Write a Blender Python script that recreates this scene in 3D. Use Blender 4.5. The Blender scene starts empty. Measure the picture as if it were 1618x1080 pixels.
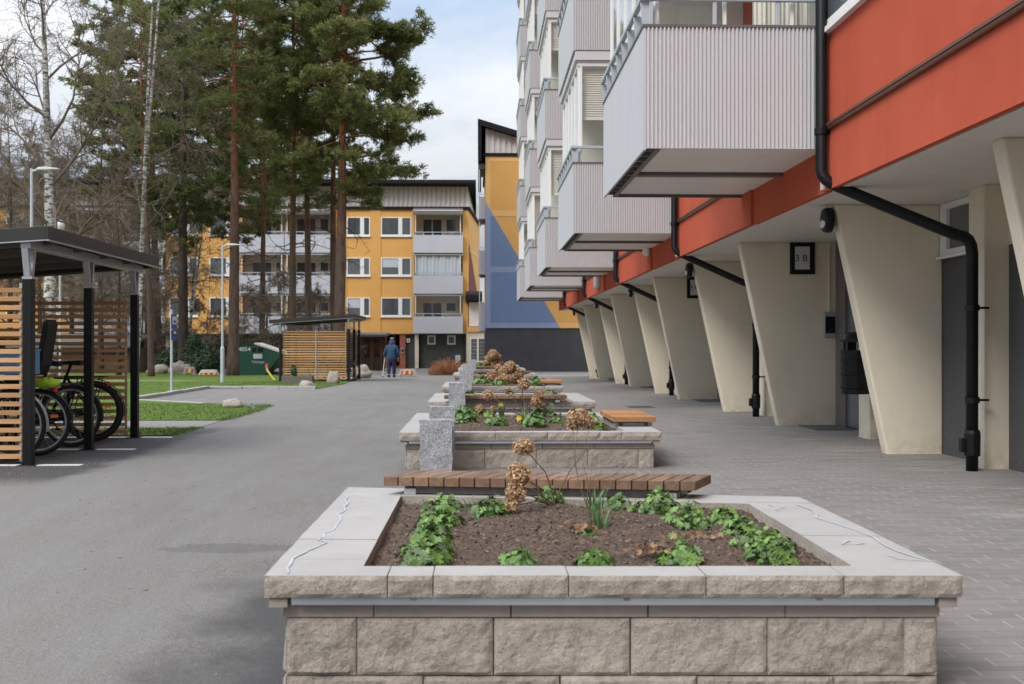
import bpy, math, random
import numpy as np
from mathutils import Vector, Matrix, noise as mnoise
R = math.radians
scene = bpy.context.scene
COL = scene.collection
random.seed(7)
# ---------------------------------------------------------------- camera numbers
FPX, CX, HY, CAMZ = 1800.0, 809.0, 548.0, 1.08
YAW = math.atan(53.0 / FPX)
SN, CS = math.sin(YAW), math.cos(YAW)

def zg(y):
    """height of the ground along the street"""
    if y < 9: return -0.018 * (9 - max(y, -10))
    if y < 32: return 0.0
    if y < 86: return -0.0085 * (y - 32)
    return -0.0085 * 54

def wx(px, Y):
    t = (px - CX) / FPX
    return Y * (t * CS + SN) / (CS - t * SN)

def at(px, py, Y):
    X = wx(px, Y)
    d = X * SN + Y * CS
    return Vector((X, Y, CAMZ + (HY - py) * d / FPX))

def onz(px, py, z):
    d = (CAMZ - z) * FPX / (py - HY)
    l = d * (px - CX) / FPX
    return Vector((l * CS + d * SN, d * CS - l * SN, z))

def ong(px, py):
    z = 0.0
    for _ in range(12):
        p = onz(px, py, z); z = zg(p.y)
    p.z = zg(p.y)
    return p

# ---------------------------------------------------------------- mesh builder
class MB:
    def __init__(s): s.v = []; s.f = []; s.m = []; s.mi = 0
    def add(s, vs, fs):
        o = len(s.v); s.v.extend(tuple(v) for v in vs)
        for f in fs: s.f.append(tuple(i + o for i in f)); s.m.append(s.mi)
        return s
    def box(s, x0, x1, y0, y1, z0, z1, M=None):
        if x0 > x1: x0, x1 = x1, x0
        if y0 > y1: y0, y1 = y1, y0
        if z0 > z1: z0, z1 = z1, z0
        vs = [Vector(p) for p in ((x0,y0,z0),(x1,y0,z0),(x1,y1,z0),(x0,y1,z0),(x0,y0,z1),(x1,y0,z1),(x1,y1,z1),(x0,y1,z1))]
        if M is not None: vs = [M @ v for v in vs]
        return s.add(vs, [(0,3,2,1),(4,5,6,7),(0,1,5,4),(1,2,6,5),(2,3,7,6),(3,0,4,7)])
    def cbox(s, c, sx, sy, sz, rz=0.0):
        M = Matrix.Translation(c) @ Matrix.Rotation(rz, 4, 'Z')
        return s.box(-sx/2, sx/2, -sy/2, sy/2, -sz/2, sz/2, M)
    def prism(s, pts, axis, lo, hi):
        """pts: 2D outline; axis 'y' -> (x,z), 'x' -> (y,z), 'z' -> (x,y)"""
        def mk(p, h):
            return {'y': (p[0], h, p[1]), 'x': (h, p[0], p[1]), 'z': (p[0], p[1], h)}[axis]
        n = len(pts)
        a = sum(pts[i][0]*pts[(i+1)%n][1]-pts[(i+1)%n][0]*pts[i][1] for i in range(n))
        if (a < 0): pts = pts[::-1]
        vs = [mk(p, lo) for p in pts] + [mk(p, hi) for p in pts]
        fs = [tuple(range(n))[::-1], tuple(range(n, 2*n))] + [(i, (i+1)%n, n+(i+1)%n, n+i) for i in range(n)]
        if axis == 'y': fs = [f[::-1] for f in fs]
        return s.add(vs, fs)
    def tube(s, pts, r, n=8, cap=True):
        pts = [Vector(p) for p in pts]; k = len(pts)
        rs = r if isinstance(r, (list, tuple)) else [r]*k
        vs = []; fs = []
        ref = None
        for i, p in enumerate(pts):
            d = (pts[min(i+1, k-1)] - pts[max(i-1, 0)])
            if d.length < 1e-9: d = Vector((0,0,1))
            d.normalize()
            if ref is None: ref = Vector((0,0,1)) if abs(d.z) < .9 else Vector((1,0,0))
            u = d.cross(ref)
            if u.length < 1e-6: u = d.cross(Vector((0,1,0)))
            u.normalize(); w = d.cross(u); ref = -w if False else ref
            for j in range(n):
                a = 2*math.pi*j/n
                vs.append(p + (u*math.cos(a) + w*math.sin(a))*rs[i])
        for i in range(k-1):
            for j in range(n):
                a, b = i*n+j, i*n+(j+1)%n
                fs.append((a, a+n, b+n, b))
        if cap:
            fs.append(tuple(range(n))); fs.append(tuple(range((k-1)*n, k*n))[::-1])
        return s.add(vs, fs)
    def lathe(s, prof, c=(0,0,0), n=16):
        c = Vector(c); vs = []; fs = []; k = len(prof)
        for r, z in prof:
            for j in range(n):
                a = 2*math.pi*j/n
                vs.append(c + Vector((r*math.cos(a), r*math.sin(a), z)))
        for i in range(k-1):
            for j in range(n):
                a, b = i*n+j, i*n+(j+1)%n
                fs.append((a, b, b+n, a+n))
        fs.append(tuple(range(n))[::-1]); fs.append(tuple(range((k-1)*n, k*n)))
        return s.add(vs, fs)
    def torus(s, c, Rr, r, axis='y', n=40, m=8, M=None):
        vs = []; fs = []
        for i in range(n):
            a = 2*math.pi*i/n
            for j in range(m):
                b = 2*math.pi*j/m
                q = Rr + r*math.cos(b); h = r*math.sin(b)
                vs.append(Vector((c[0]+q*math.cos(a), c[1]+h, c[2]+q*math.sin(a))))
        for i in range(n):
            for j in range(m):
                fs.append((i*m+j, i*m+(j+1)%m, ((i+1)%n)*m+(j+1)%m, ((i+1)%n)*m+j))
        return s.add(vs, fs)
    def build_each(s, name, mats, parent=None, **kw):
        """one object for every loose piece"""
        par = list(range(len(s.v)))
        def find(i):
            while par[i] != i: par[i] = par[par[i]]; i = par[i]
            return i
        for f in s.f:
            a = find(f[0])
            for i in f[1:]: par[find(i)] = a
        groups = {}
        for f in s.f: groups.setdefault(find(f[0]), []).append(f)
        out = []
        for fs in groups.values():
            ids = sorted({i for f in fs for i in f}); mp = {i: k for k, i in enumerate(ids)}
            q = MB(); q.add([s.v[i] for i in ids], [tuple(mp[i] for i in f) for f in fs]); out.append(q.build(name, mats, parent, **kw))
        return out
    def build(s, name, mats, parent=None, smooth=False, bevel=0.0, loc=None, seg=2, **props):
        me = bpy.data.meshes.new(name)
        vs = s.v
        if loc is not None:
            L = Vector(loc); vs = [(v[0]-L.x, v[1]-L.y, v[2]-L.z) for v in s.v]
        me.from_pydata(vs, [], s.f)
        ml = mats if isinstance(mats, (list, tuple)) else [mats]
        for m in ml: me.materials.append(m)
        if len(ml) > 1: me.polygons.foreach_set('material_index', s.m)
        if smooth: me.polygons.foreach_set('use_smooth', [True]*len(me.polygons))
        me.update()
        return link(name, me, parent, bevel, loc, seg, **props)

def link(name, me, parent=None, bevel=0.0, loc=None, seg=2, **props):
    o = bpy.data.objects.new(name, me); COL.objects.link(o)
    if loc is not None: o.location = loc
    if parent is not None:
        o.parent = parent
        if parent.type == 'EMPTY': o.matrix_parent_inverse = Matrix.Translation(-parent.location)
    if bevel:
        b = o.modifiers.new('Bevel', 'BEVEL'); b.width = bevel; b.segments = seg; b.limit_method = 'ANGLE'; b.angle_limit = R(40)
    for k, v in props.items(): o[k] = v
    return o

def np_mesh(name, verts, tris, mats, parent=None, loc=None, smooth=False, **props):
    """verts (N,3) array, tris (M,3) or quads (M,4) array"""
    me = bpy.data.meshes.new(name)
    verts = np.asarray(verts, dtype=np.float32); tris = np.asarray(tris, dtype=np.int32)
    if loc is not None: verts = verts - np.array(loc, dtype=np.float32)
    k = tris.shape[1]
    me.vertices.add(len(verts)); me.vertices.foreach_set('co', verts.ravel())
    me.loops.add(tris.size); me.loops.foreach_set('vertex_index', tris.ravel())
    me.polygons.add(len(tris))
    me.polygons.foreach_set('loop_start', np.arange(0, tris.size, k, dtype=np.int32))
    me.polygons.foreach_set('loop_total', np.full(len(tris), k, dtype=np.int32))
    if smooth: me.polygons.foreach_set('use_smooth', np.ones(len(tris), dtype=bool))
    me.update(calc_edges=True); me.validate()
    for m in (mats if isinstance(mats, (list, tuple)) else [mats]): me.materials.append(m)
    return link(name, me, parent, 0, loc, **props)

def thing(name, label, cat, loc=(0,0,0), group=None):
    o = bpy.data.objects.new(name, None); COL.objects.link(o)
    o.empty_display_size = .2; o.location = Vector(loc)
    o['label'] = label; o['category'] = cat
    if group: o['group'] = group
    return o

def kids(o): return [c for c in bpy.data.objects if c.parent == o]

def dup(root, loc, label=None, rz=None, scale=None, ch=None):
    ch = ch or kids(root)
    r = root.copy(); COL.objects.link(r); r.location = Vector(loc)
    if rz is not None: r.rotation_euler = (0, 0, rz)
    if scale is not None: r.scale = (scale,)*3 if not isinstance(scale, tuple) else scale
    if label: r['label'] = label
    for c in ch:
        q = c.copy(); COL.objects.link(q); q.parent = r; q.matrix_parent_inverse = c.matrix_parent_inverse.copy()
        for g in kids(c):
            w = g.copy(); COL.objects.link(w); w.parent = q
    return r

def dup_part(part, off, parent=None):
    q = part.copy(); COL.objects.link(q)
    q.location = Vector(part.location) + Vector(off)
    q.parent = parent or part.parent; q.matrix_parent_inverse = part.matrix_parent_inverse.copy()
    for g in kids(part):
        w = g.copy(); COL.objects.link(w); w.parent = q
    return q

def text_mesh(name, body, size, m, parent, loc, rot=(R(90),0,0), extrude=.001, align='CENTER'):
    cu = bpy.data.curves.new(name, 'FONT'); cu.body = body; cu.size = size; cu.extrude = extrude
    cu.align_x = align; cu.align_y = 'CENTER'; cu.resolution_u = 3
    t = bpy.data.objects.new(name, cu)
    me = bpy.data.meshes.new_from_object(t)
    bpy.data.objects.remove(t)
    M = Matrix.Translation(loc) @ Matrix.Rotation(rot[2], 4, 'Z') @ Matrix.Rotation(rot[0], 4, 'X')
    me.transform(M); me.materials.clear(); me.materials.append(m)
    return link(name, me, parent)

def struct(o, kind='structure'):
    o['kind'] = kind; return o

def sheet(name, poly, off, m, kind='structure', thick=0.0):
    """flat polygon laid on the sloping ground, cut where the slope changes"""
    import bmesh
    bm = bmesh.new()
    bm.faces.new([bm.verts.new((p[0], p[1], 0)) for p in poly])
    for yk in (-10, 9, 32, 86):
        bmesh.ops.bisect_plane(bm, geom=bm.verts[:]+bm.edges[:]+bm.faces[:], plane_co=(0,yk,0), plane_no=(0,1,0))
    for v in bm.verts: v.co.z = zg(v.co.y) + off
    bmesh.ops.recalc_face_normals(bm, faces=bm.faces[:])
    if bm.faces[0].normal.z < 0: bmesh.ops.reverse_faces(bm, faces=bm.faces[:])
    if thick:
        top = bm.faces[:]
        g = bmesh.ops.extrude_face_region(bm, geom=top)
        for e in g['geom']:
            if isinstance(e, bmesh.types.BMVert): e.co.z -= 0
        ns = [e for e in g['geom'] if isinstance(e, bmesh.types.BMVert)]
        for e in ns: e.co.z += thick
    bmesh.ops.triangulate(bm, faces=bm.faces[:])
    me = bpy.data.meshes.new(name); bm.to_mesh(me); bm.free(); me.materials.append(m)
    o = link(name, me)
    if kind: o['kind'] = kind
    return o
# ---------------------------------------------------------------- materials
class NT:
    def __init__(s, name):
        s.mat = bpy.data.materials.new(name); s.mat.use_nodes = True
        s.t = s.mat.node_tree; s.t.nodes.clear()
        s.out = s.n('ShaderNodeOutputMaterial'); s.b = s.n('ShaderNodeBsdfPrincipled')
        s.l(s.b.outputs[0], s.out.inputs[0]); s.tc = s.n('ShaderNodeTexCoord')
        s.obj = s.tc.outputs['Object']
    def n(s, typ, **kw):
        q = s.t.nodes.new(typ)
        for k, v in kw.items(): setattr(q, k, v)
        return q
    def l(s, a, b): s.t.links.new(a, b)
    def setv(s, sock, v):
        if hasattr(v, 'is_linked') or isinstance(v, bpy.types.NodeSocket): s.l(v, sock)
        else: sock.default_value = v
    def math(s, op, a, b=0.0, c=0.0, clamp=False):
        q = s.n('ShaderNodeMath', operation=op); q.use_clamp = clamp
        s.setv(q.inputs[0], a); s.setv(q.inputs[1], b); s.setv(q.inputs[2], c)
        return q.outputs[0]
    def noise(s, scale, detail=4, rough=.6, vec=None, stretch=None):
        v = vec or s.obj
        if stretch:
            mp = s.n('ShaderNodeMapping'); mp.inputs['Scale'].default_value = stretch
            s.l(v, mp.inputs[0]); v = mp.outputs[0]
        q = s.n('ShaderNodeTexNoise'); q.inputs['Scale'].default_value = scale
        q.inputs['Detail'].default_value = detail; q.inputs['Roughness'].default_value = rough
        s.l(v, q.inputs['Vector']); return q.outputs['Fac']
    def ramp(s, fac, stops):
        q = s.n('ShaderNodeValToRGB'); e = q.color_ramp.elements
        while len(e) < len(stops): e.new(.5)
        for el, (p, c) in zip(e, stops):
            el.position = p; el.color = (c, c, c, 1) if isinstance(c, (int, float)) else (*c[:3], 1)
        s.l(fac, q.inputs[0]); return q.outputs[0]
    def mix(s, fac, a, b, blend='MIX'):
        q = s.n('ShaderNodeMix', data_type='RGBA', blend_type=blend)
        s.setv(q.inputs['Factor'], fac)
        for i, v in ((6, a), (7, b)):
            if isinstance(v, bpy.types.NodeSocket): s.l(v, q.inputs[i])
            else: q.inputs[i].default_value = (*v[:3], 1)
        return q.outputs[2]
    def bump(s, h, strength=.3, dist=.01):
        q = s.n('ShaderNodeBump'); q.inputs['Strength'].default_value = strength; q.inputs['Distance'].default_value = dist
        s.l(h, q.inputs['Height']); s.l(q.outputs[0], s.b.inputs['Normal']); return q
    def fin(s, col=None, rough=.8, metal=0, spec=None):
        if col is not None:
            if isinstance(col, bpy.types.NodeSocket): s.l(col, s.b.inputs['Base Color'])
            else: s.b.inputs['Base Color'].default_value = (*col[:3], 1)
        s.setv(s.b.inputs['Roughness'], rough); s.b.inputs['Metallic'].default_value = metal
        if spec is not None: s.b.inputs['Specular IOR Level'].default_value = spec
        return s.mat

def sc(c, k): return tuple(min(1, max(0, x*k)) for x in c)

def mat(name, col, rough=.75, var=.12, scale=4.0, bump=0.0, bscale=60.0, bdist=.004, metal=0.0, spec=None, stretch=None, col2=None, island=0.0, dirt=0.0):
    t = NT(name)
    f = t.ramp(t.noise(scale, 6, .65, stretch=stretch), [(.25, 0.0), (.75, 1.0)])
    c = t.mix(f, sc(col, 1-var), col2 or sc(col, 1+var))
    if dirt:
        d = t.ramp(t.noise(scale*.35, 5, .7, stretch=(1, 1, .35)), [(.45, 0.0), (.75, 1.0)])
        c = t.mix(t.math('MULTIPLY', d, dirt), c, sc(col, .45))
    if island:
        g = t.n('ShaderNodeNewGeometry')
        h = t.n('ShaderNodeHueSaturation'); t.l(c, h.inputs['Color'])
        t.l(t.math('ADD', t.math('MULTIPLY', g.outputs['Random Per Island'], 2*island), 1-island), h.inputs['Value'])
        c = h.outputs[0]
    if bump: t.bump(t.noise(bscale, 4, .6, stretch=stretch), bump, bdist)
    return t.fin(c, rough, metal, spec)

M = {}
M['concrete_lt'] = mat('pale_concrete', (.385,.370,.348), .85, .09, 5, .25, 160, .002, dirt=.2)
M['split_thin'] = mat('smooth_stone', (.31,.265,.22), .9, .15, 9, .4, 120, .004)
M['rail'] = mat('aluminium', (.52,.56,.61), .38, .05, 8, metal=.85)
M['soffit'] = mat('soffit_board', (.70,.665,.61), .5, .04, 2, stretch=(1, .2, 1))
M['brown_metal'] = mat('brown_metal', (.12,.05,.03), .45, .1, 3)
M['greystucco'] = mat('grey_stucco', (.085,.083,.085), .92, .22, 30, .8, 140, .008)
M['black'] = mat('black_metal', (.008,.008,.009), .42, .2, 8, .05, 60, spec=.25)
M['blackmat'] = mat('black_plastic', (.012,.012,.013), .6, .2, 6, spec=.25)
M['rubber'] = mat('rubber', (.014,.014,.014), .8, .2, 20)
M['white'] = mat('white_paint', (.78,.78,.76), .45, .03, 5)
M['offwhite'] = mat('off_white', (.66,.65,.62), .6, .05, 3)
M['steel'] = mat('galvanised_steel', (.42,.44,.46), .45, .14, 18, metal=.55)
M['lamp'] = mat('lamp_grey', (.42,.46,.49), .5, .05, 8)
M['panel'] = mat('balcony_panel', (.53,.53,.545), .55, .035, 1.4, stretch=(3,3,.4), dirt=.05)
M['corr'] = mat('corrugated_sheet', (.605,.588,.594), .5, .02, .8)
M['darkgrey_metal'] = mat('dark_trim', (.13,.115,.11), .5, .1, 6)
M['blind'] = mat('blind', (.74,.71,.63), .7, .04, 4)
M['beige'] = mat('beige_wall', (.72,.69,.62), .8, .05, 2)
M['concrete'] = mat('concrete', (.42,.39,.35), .9, .18, 6, .4, 60, .004, dirt=.25)
M['yellow'] = mat('yellow_plaster', (.70,.375,.105), .85, .06, .8, .2, 60, .004, dirt=.06)
M['yellow_lt'] = mat('pale_yellow_plaster', (.78,.45,.17), .85, .05, .8)
M['blue'] = mat('blue_plaster', (.16,.225,.365), .85, .06, .8, .2, 60, .004)
M['blue_lt'] = mat('pale_blue_plaster', (.26,.32,.455), .85, .05, .8)
M['dkred'] = mat('dark_red_plaster', (.16,.035,.03), .85, .06, .8)
M['roofblack'] = mat('black_roof', (.016,.016,.018), .75, .2, 3, spec=.15)
M['corrwall'] = mat('ribbed_cladding', (.66,.61,.57), .7, .08, 2, dirt=.15)
M['dkwall'] = mat('dark_grey_wall', (.062,.062,.066), .9, .2, 2, .3, 60)
M['balgrey'] = mat('grey_balcony', (.50,.515,.56), .6, .04, 1)
M['curtain'] = mat('curtain', (.50,.54,.60), .8, .15, 7, stretch=(6,1,.3))
M['brickred'] = mat('brick', (.30,.10,.05), .9, .25, 6, .3, 30)
M['brownwood'] = mat('brown_wood', (.10,.062,.042), .8, .3, 3, .3, 40, stretch=(6,6,1))
M['greywood'] = mat('weathered_wood', (.13,.12,.11), .85, .25, 3, .3, 40, stretch=(1,6,6))
M['graniterock'] = mat('field_stone', (.36,.315,.26), .9, .3, 4, .8, 18, .03, dirt=.35)
M['green_paint'] = mat('green_paint', (.014,.075,.048), .5, .15, 3, dirt=.2)
M['yellow_paint'] = mat('yellow_paint', (.75,.58,.10), .5, .08, 5)
M['red_paint'] = mat('red_paint', (.62,.03,.03), .5, .08, 5)
M['orange_paint'] = mat('orange_paint', (.75,.16,.02), .5, .08, 5)
M['blue_sign'] = mat('blue_sign', (.02,.08,.25), .45, .05, 5)
M['soil'] = mat('soil', (.085,.058,.042), 1.0, .5, 26, 1.0, 45, .03, col2=(.18,.125,.09))
M['chips'] = mat('bark_chips', (.135,.090,.062), 1.0, .2, 12, col2=(.235,.165,.118), island=.55)
M['deadleaf'] = mat('dead_leaf', (.20,.115,.06), .9, .3, 20, col2=(.33,.20,.11), island=.4)
M['leaf'] = mat('geranium_leaf', (.075,.165,.028), .5, .3, 10, col2=(.17,.29,.06), island=.5)
M['leaf2'] = mat('daffodil_leaf', (.07,.17,.05), .5, .2, 14, island=.3)
M['shrub'] = mat('evergreen_leaf', (.026,.062,.022), .55, .3, 3, col2=(.055,.10,.03), island=.4)
M['drypetal'] = mat('dry_flower', (.42,.245,.125), .9, .25, 20, col2=(.60,.40,.235), island=.35)
M['drystem'] = mat('dry_stem', (.16,.10,.065), .9, .25, 20)
M['twig'] = mat('bare_twig', (.14,.10,.075), .9, .3, 3, col2=(.23,.175,.13))
M['rusttwig'] = mat('rusty_shrub', (.34,.15,.07), .9, .3, 3, island=.4)
M['flower'] = mat('daffodil_yellow', (.85,.62,.04), .6, .05, 20)
M['chalk'] = mat('chalk', (.455,.475,.495), 1.0, .14, 40)
M['limepl'] = mat('lime_fabric', (.36,.62,.02), .6, .12, 14)
M['skyblue'] = mat('blue_crate', (.10,.28,.55), .5, .08, 5)
M['jacket'] = mat('navy_jacket', (.010,.042,.10), .75, .25, 12, .4, 40)
M['jeans'] = mat('dark_jeans', (.013,.022,.065), .85, .25, 14)
M['skin'] = mat('skin', (.50,.30,.22), .6, .06, 10)
M['hair'] = mat('grey_hair', (.25,.24,.23), .8, .1, 30)
M['kerb'] = mat('granite_kerb', (.34,.325,.31), .9, .25, 14, .5, 60, .01)
M['gravel'] = mat('gravel', (.25,.23,.205), 1.0, .35, 30, 1.0, 50, .03, col2=(.40,.375,.34))
M['sand'] = mat('sand_path', (.42,.36,.25), 1.0, .15, 6)
M['line'] = mat('white_marking', (.62,.60,.57), .9, .12, 18)
M['scooter'] = mat('orange_reflector', (.85,.25,.02), .3, .05, 5)
M['soffit2'] = mat('ribbed_underside', (.86,.82,.78), .3, .06, 2, stretch=(.3,4,4))
M['mesh_dark'] = mat('dark_void', (.008,.008,.008), .9, .1, 5)
M['paper'] = mat('sign_paper', (.55,.55,.56), .6, .03, 5)

def cream():
    t = NT('cream_plaster')
    sep = t.n('ShaderNodeSeparateXYZ'); t.l(t.obj, sep.inputs[0]); Z = sep.outputs[2]
    c = t.mix(t.noise(.9, 5, .6), (.66,.585,.455), (.76,.685,.55))
    c = t.mix(t.math('MULTIPLY', t.ramp(t.noise(7, 6, .7, stretch=(1, 1, .25)), [(.5, 0.0), (.75, 1.0)]), .16), c, (.45,.39,.30))
    sp = t.math('MULTIPLY', t.math('SUBTRACT', .42, Z), 2.2, clamp=True)        # splash dirt at the foot
    sp = t.math('MULTIPLY', t.math('POWER', sp, 1.6), t.ramp(t.noise(6, 6, .75), [(.38, 0.0), (.70, 1.0)]))
    c = t.mix(t.math('MULTIPLY', sp, .6), c, (.24,.20,.155))
    ch = t.ramp(t.noise(13, 5, .7), [(.735, 0.0), (.75, 1.0)])                   # chips and old repairs
    c = t.mix(t.math('MULTIPLY', ch, .35), c, (.40,.35,.28))
    t.bump(t.math('ADD', t.noise(200, 3, .6), t.math('MULTIPLY', t.noise(9, 4, .6), .8)), .35, .004)
    return t.fin(c, .85, spec=.3)
M['cream'] = cream()
def redwall():
    t = NT('red_plaster')
    sep = t.n('ShaderNodeSeparateXYZ'); t.l(t.obj, sep.inputs[0]); Y = sep.outputs[1]
    c = t.mix(t.ramp(t.noise(.8, 5, .65), [(.3, 0.0), (.7, 1.0)]), (.455,.082,.040), (.54,.108,.056))
    st = t.ramp(t.noise(5, 5, .7, stretch=(1, 1, .08)), [(.50, 0.0), (.72, 1.0)])
    c = t.mix(t.math('MULTIPLY', st, .22), c, (.30,.055,.03))
    fade = t.ramp(t.noise(.5, 4, .6, stretch=(1, 1.5, 1)), [(.5, 0.0), (.7, .3)])
    c = t.mix(fade, c, (.56,.13,.07))
    t.bump(t.noise(230, 4, .65), .7, .006)
    return t.fin(c, .85, spec=.25)
M['red'] = redwall()

def needles(name, a, b):
    t = NT(name)
    f = t.ramp(t.noise(.55, 4, .6), [(.3, 0.0), (.7, 1.0)]); c = t.mix(f, a, b)
    g = t.n('ShaderNodeNewGeometry'); h = t.n('ShaderNodeHueSaturation'); t.l(c, h.inputs['Color'])
    t.l(t.math('ADD', t.math('MULTIPLY', g.outputs['Random Per Island'], .9), .55), h.inputs['Value'])
    tr = t.n('ShaderNodeBsdfTranslucent'); t.l(h.outputs[0], tr.inputs[0])
    m_ = t.fin(h.outputs[0], .6, spec=.3)
    mx = t.n('ShaderNodeMixShader'); mx.inputs[0].default_value = .45
    t.l(t.b.outputs[0], mx.inputs[1]); t.l(tr.outputs[0], mx.inputs[2]); t.l(mx.outputs[0], t.out.inputs[0])
    return m_
M['needles'] = needles('pine_needles', (.135,.160,.052), (.245,.255,.092))
M['needles_dk'] = needles('spruce_needles', (.080,.110,.042), (.15,.175,.06))

def split_stone():
    t = NT('split_stone')
    a = t.noise(7, 6, .7); b = t.noise(34, 5, .8); s_ = t.noise(140, 3, .75)
    c = t.mix(t.ramp(a, [(.3, 0.0), (.7, 1.0)]), (.350,.305,.255), (.455,.402,.345))
    c = t.mix(t.ramp(b, [(.36, .6), (.52, 0.0)]), c, (.22,.185,.15))
    c = t.mix(t.ramp(s_, [(.55, 0.0), (.72, .75)]), c, (.56,.52,.47))
    c = t.mix(t.ramp(s_, [(.28, .8), (.40, 0.0)]), c, (.13,.105,.085))
    oi = t.n('ShaderNodeNewGeometry'); h = t.n('ShaderNodeHueSaturation'); t.l(c, h.inputs['Color'])
    t.l(t.math('ADD', t.math('MULTIPLY', oi.outputs['Random Per Island'], .22), .89), h.inputs['Value'])
    t.bump(t.math('ADD', b, t.math('MULTIPLY', s_, .5)), 1.0, .011)
    return t.fin(h.outputs[0], .95, spec=.25)
M['split'] = split_stone()

def wood(name, col, col2, axis='x', rough=.7, spec=.3):
    t = NT(name)
    st = {'x': (.6, 14, 14), 'y': (14, .6, 14), 'z': (14, 14, .6)}[axis]
    f = t.noise(2.2, 6, .65, stretch=st)
    g = t.n('ShaderNodeNewGeometry')
    c = t.mix(t.ramp(f, [(.3, 0.0), (.7, 1.0)]), col, col2)
    h = t.n('ShaderNodeHueSaturation'); t.l(c, h.inputs['Color'])
    t.l(t.math('ADD', t.math('MULTIPLY', g.outputs['Random Per Island'], .5), .75), h.inputs['Value'])
    t.bump(f, .25, .003)
    return t.fin(h.outputs[0], rough, spec=spec)
M['bench'] = wood('bench_wood', (.150,.088,.052), (.265,.170,.110), 'y')
M['bench_lt'] = wood('oiled_bench_wood', (.32,.145,.055), (.45,.225,.09), 'x', .55)
M['slat'] = wood('slat_wood', (.42,.225,.095), (.60,.35,.16), 'x')

def asphalt():
    t = NT('asphalt')
    big = t.noise(.16, 5, .6, stretch=(1.6, .55, 1))
    mid = t.noise(1.3, 7, .75, stretch=(2.2, .55, 1))
    fine = t.noise(80, 3, .75)
    c = t.mix(t.ramp(big, [(.35, 0.0), (.65, 1.0)]), (.120,.108,.097), (.200,.181,.163))
    c = t.mix(t.math('MULTIPLY', t.ramp(mid, [(.40, 0.0), (.66, 1.0)]), .6), c, (.205,.220,.210))
    c = t.mix(t.ramp(fine, [(.42, .0), (.66, .85)]), c, (.262,.242,.222))
    pits = t.ramp(t.noise(150, 3, .6), [(.33, 1.0), (.41, 0.0)])
    c = t.mix(t.math('MULTIPLY', pits, .8), c, (.05,.046,.042))
    # small dark bits scattered on the road
    vo = t.n('ShaderNodeTexVoronoi'); vo.inputs['Scale'].default_value = 2.3; t.l(t.obj, vo.inputs['Vector'])
    dots = t.math('LESS_THAN', vo.outputs['Distance'], .035)
    c = t.mix(t.math('MULTIPLY', dots, .75), c, (.05,.045,.04))
    # darker towards the side of the first planter; newer asphalt round the cycle shelter
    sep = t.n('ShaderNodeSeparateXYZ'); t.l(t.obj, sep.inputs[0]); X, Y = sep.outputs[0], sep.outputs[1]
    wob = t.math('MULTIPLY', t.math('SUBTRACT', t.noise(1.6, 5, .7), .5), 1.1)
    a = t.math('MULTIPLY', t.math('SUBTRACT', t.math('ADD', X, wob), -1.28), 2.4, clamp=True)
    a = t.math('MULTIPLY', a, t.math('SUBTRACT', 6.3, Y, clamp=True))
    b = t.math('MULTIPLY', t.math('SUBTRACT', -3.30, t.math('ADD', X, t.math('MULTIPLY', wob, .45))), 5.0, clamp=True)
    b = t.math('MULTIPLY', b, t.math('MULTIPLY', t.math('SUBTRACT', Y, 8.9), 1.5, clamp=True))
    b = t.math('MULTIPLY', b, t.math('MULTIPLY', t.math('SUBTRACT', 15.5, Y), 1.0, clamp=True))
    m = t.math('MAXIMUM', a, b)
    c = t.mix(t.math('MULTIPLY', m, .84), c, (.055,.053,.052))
    # wet stain
    e1 = t.math('POWER', t.math('DIVIDE', t.math('ADD', X, 1.35), .46), 2.0)
    e2 = t.math('POWER', t.math('DIVIDE', t.math('SUBTRACT', Y, 6.42), .13), 2.0)
    st = t.math('ADD', t.math('ADD', e1, e2), t.math('MULTIPLY', t.math('SUBTRACT', t.noise(3.0, 5, .65), .5), 4.5))
    st = t.math('MULTIPLY', t.math('LESS_THAN', st, 1.0), .42)
    c = t.mix(st, c, (.075,.072,.07))
    t.bump(fine, .7, .012)
    return t.fin(c, .88, spec=.35)
M['asphalt'] = asphalt()

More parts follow.
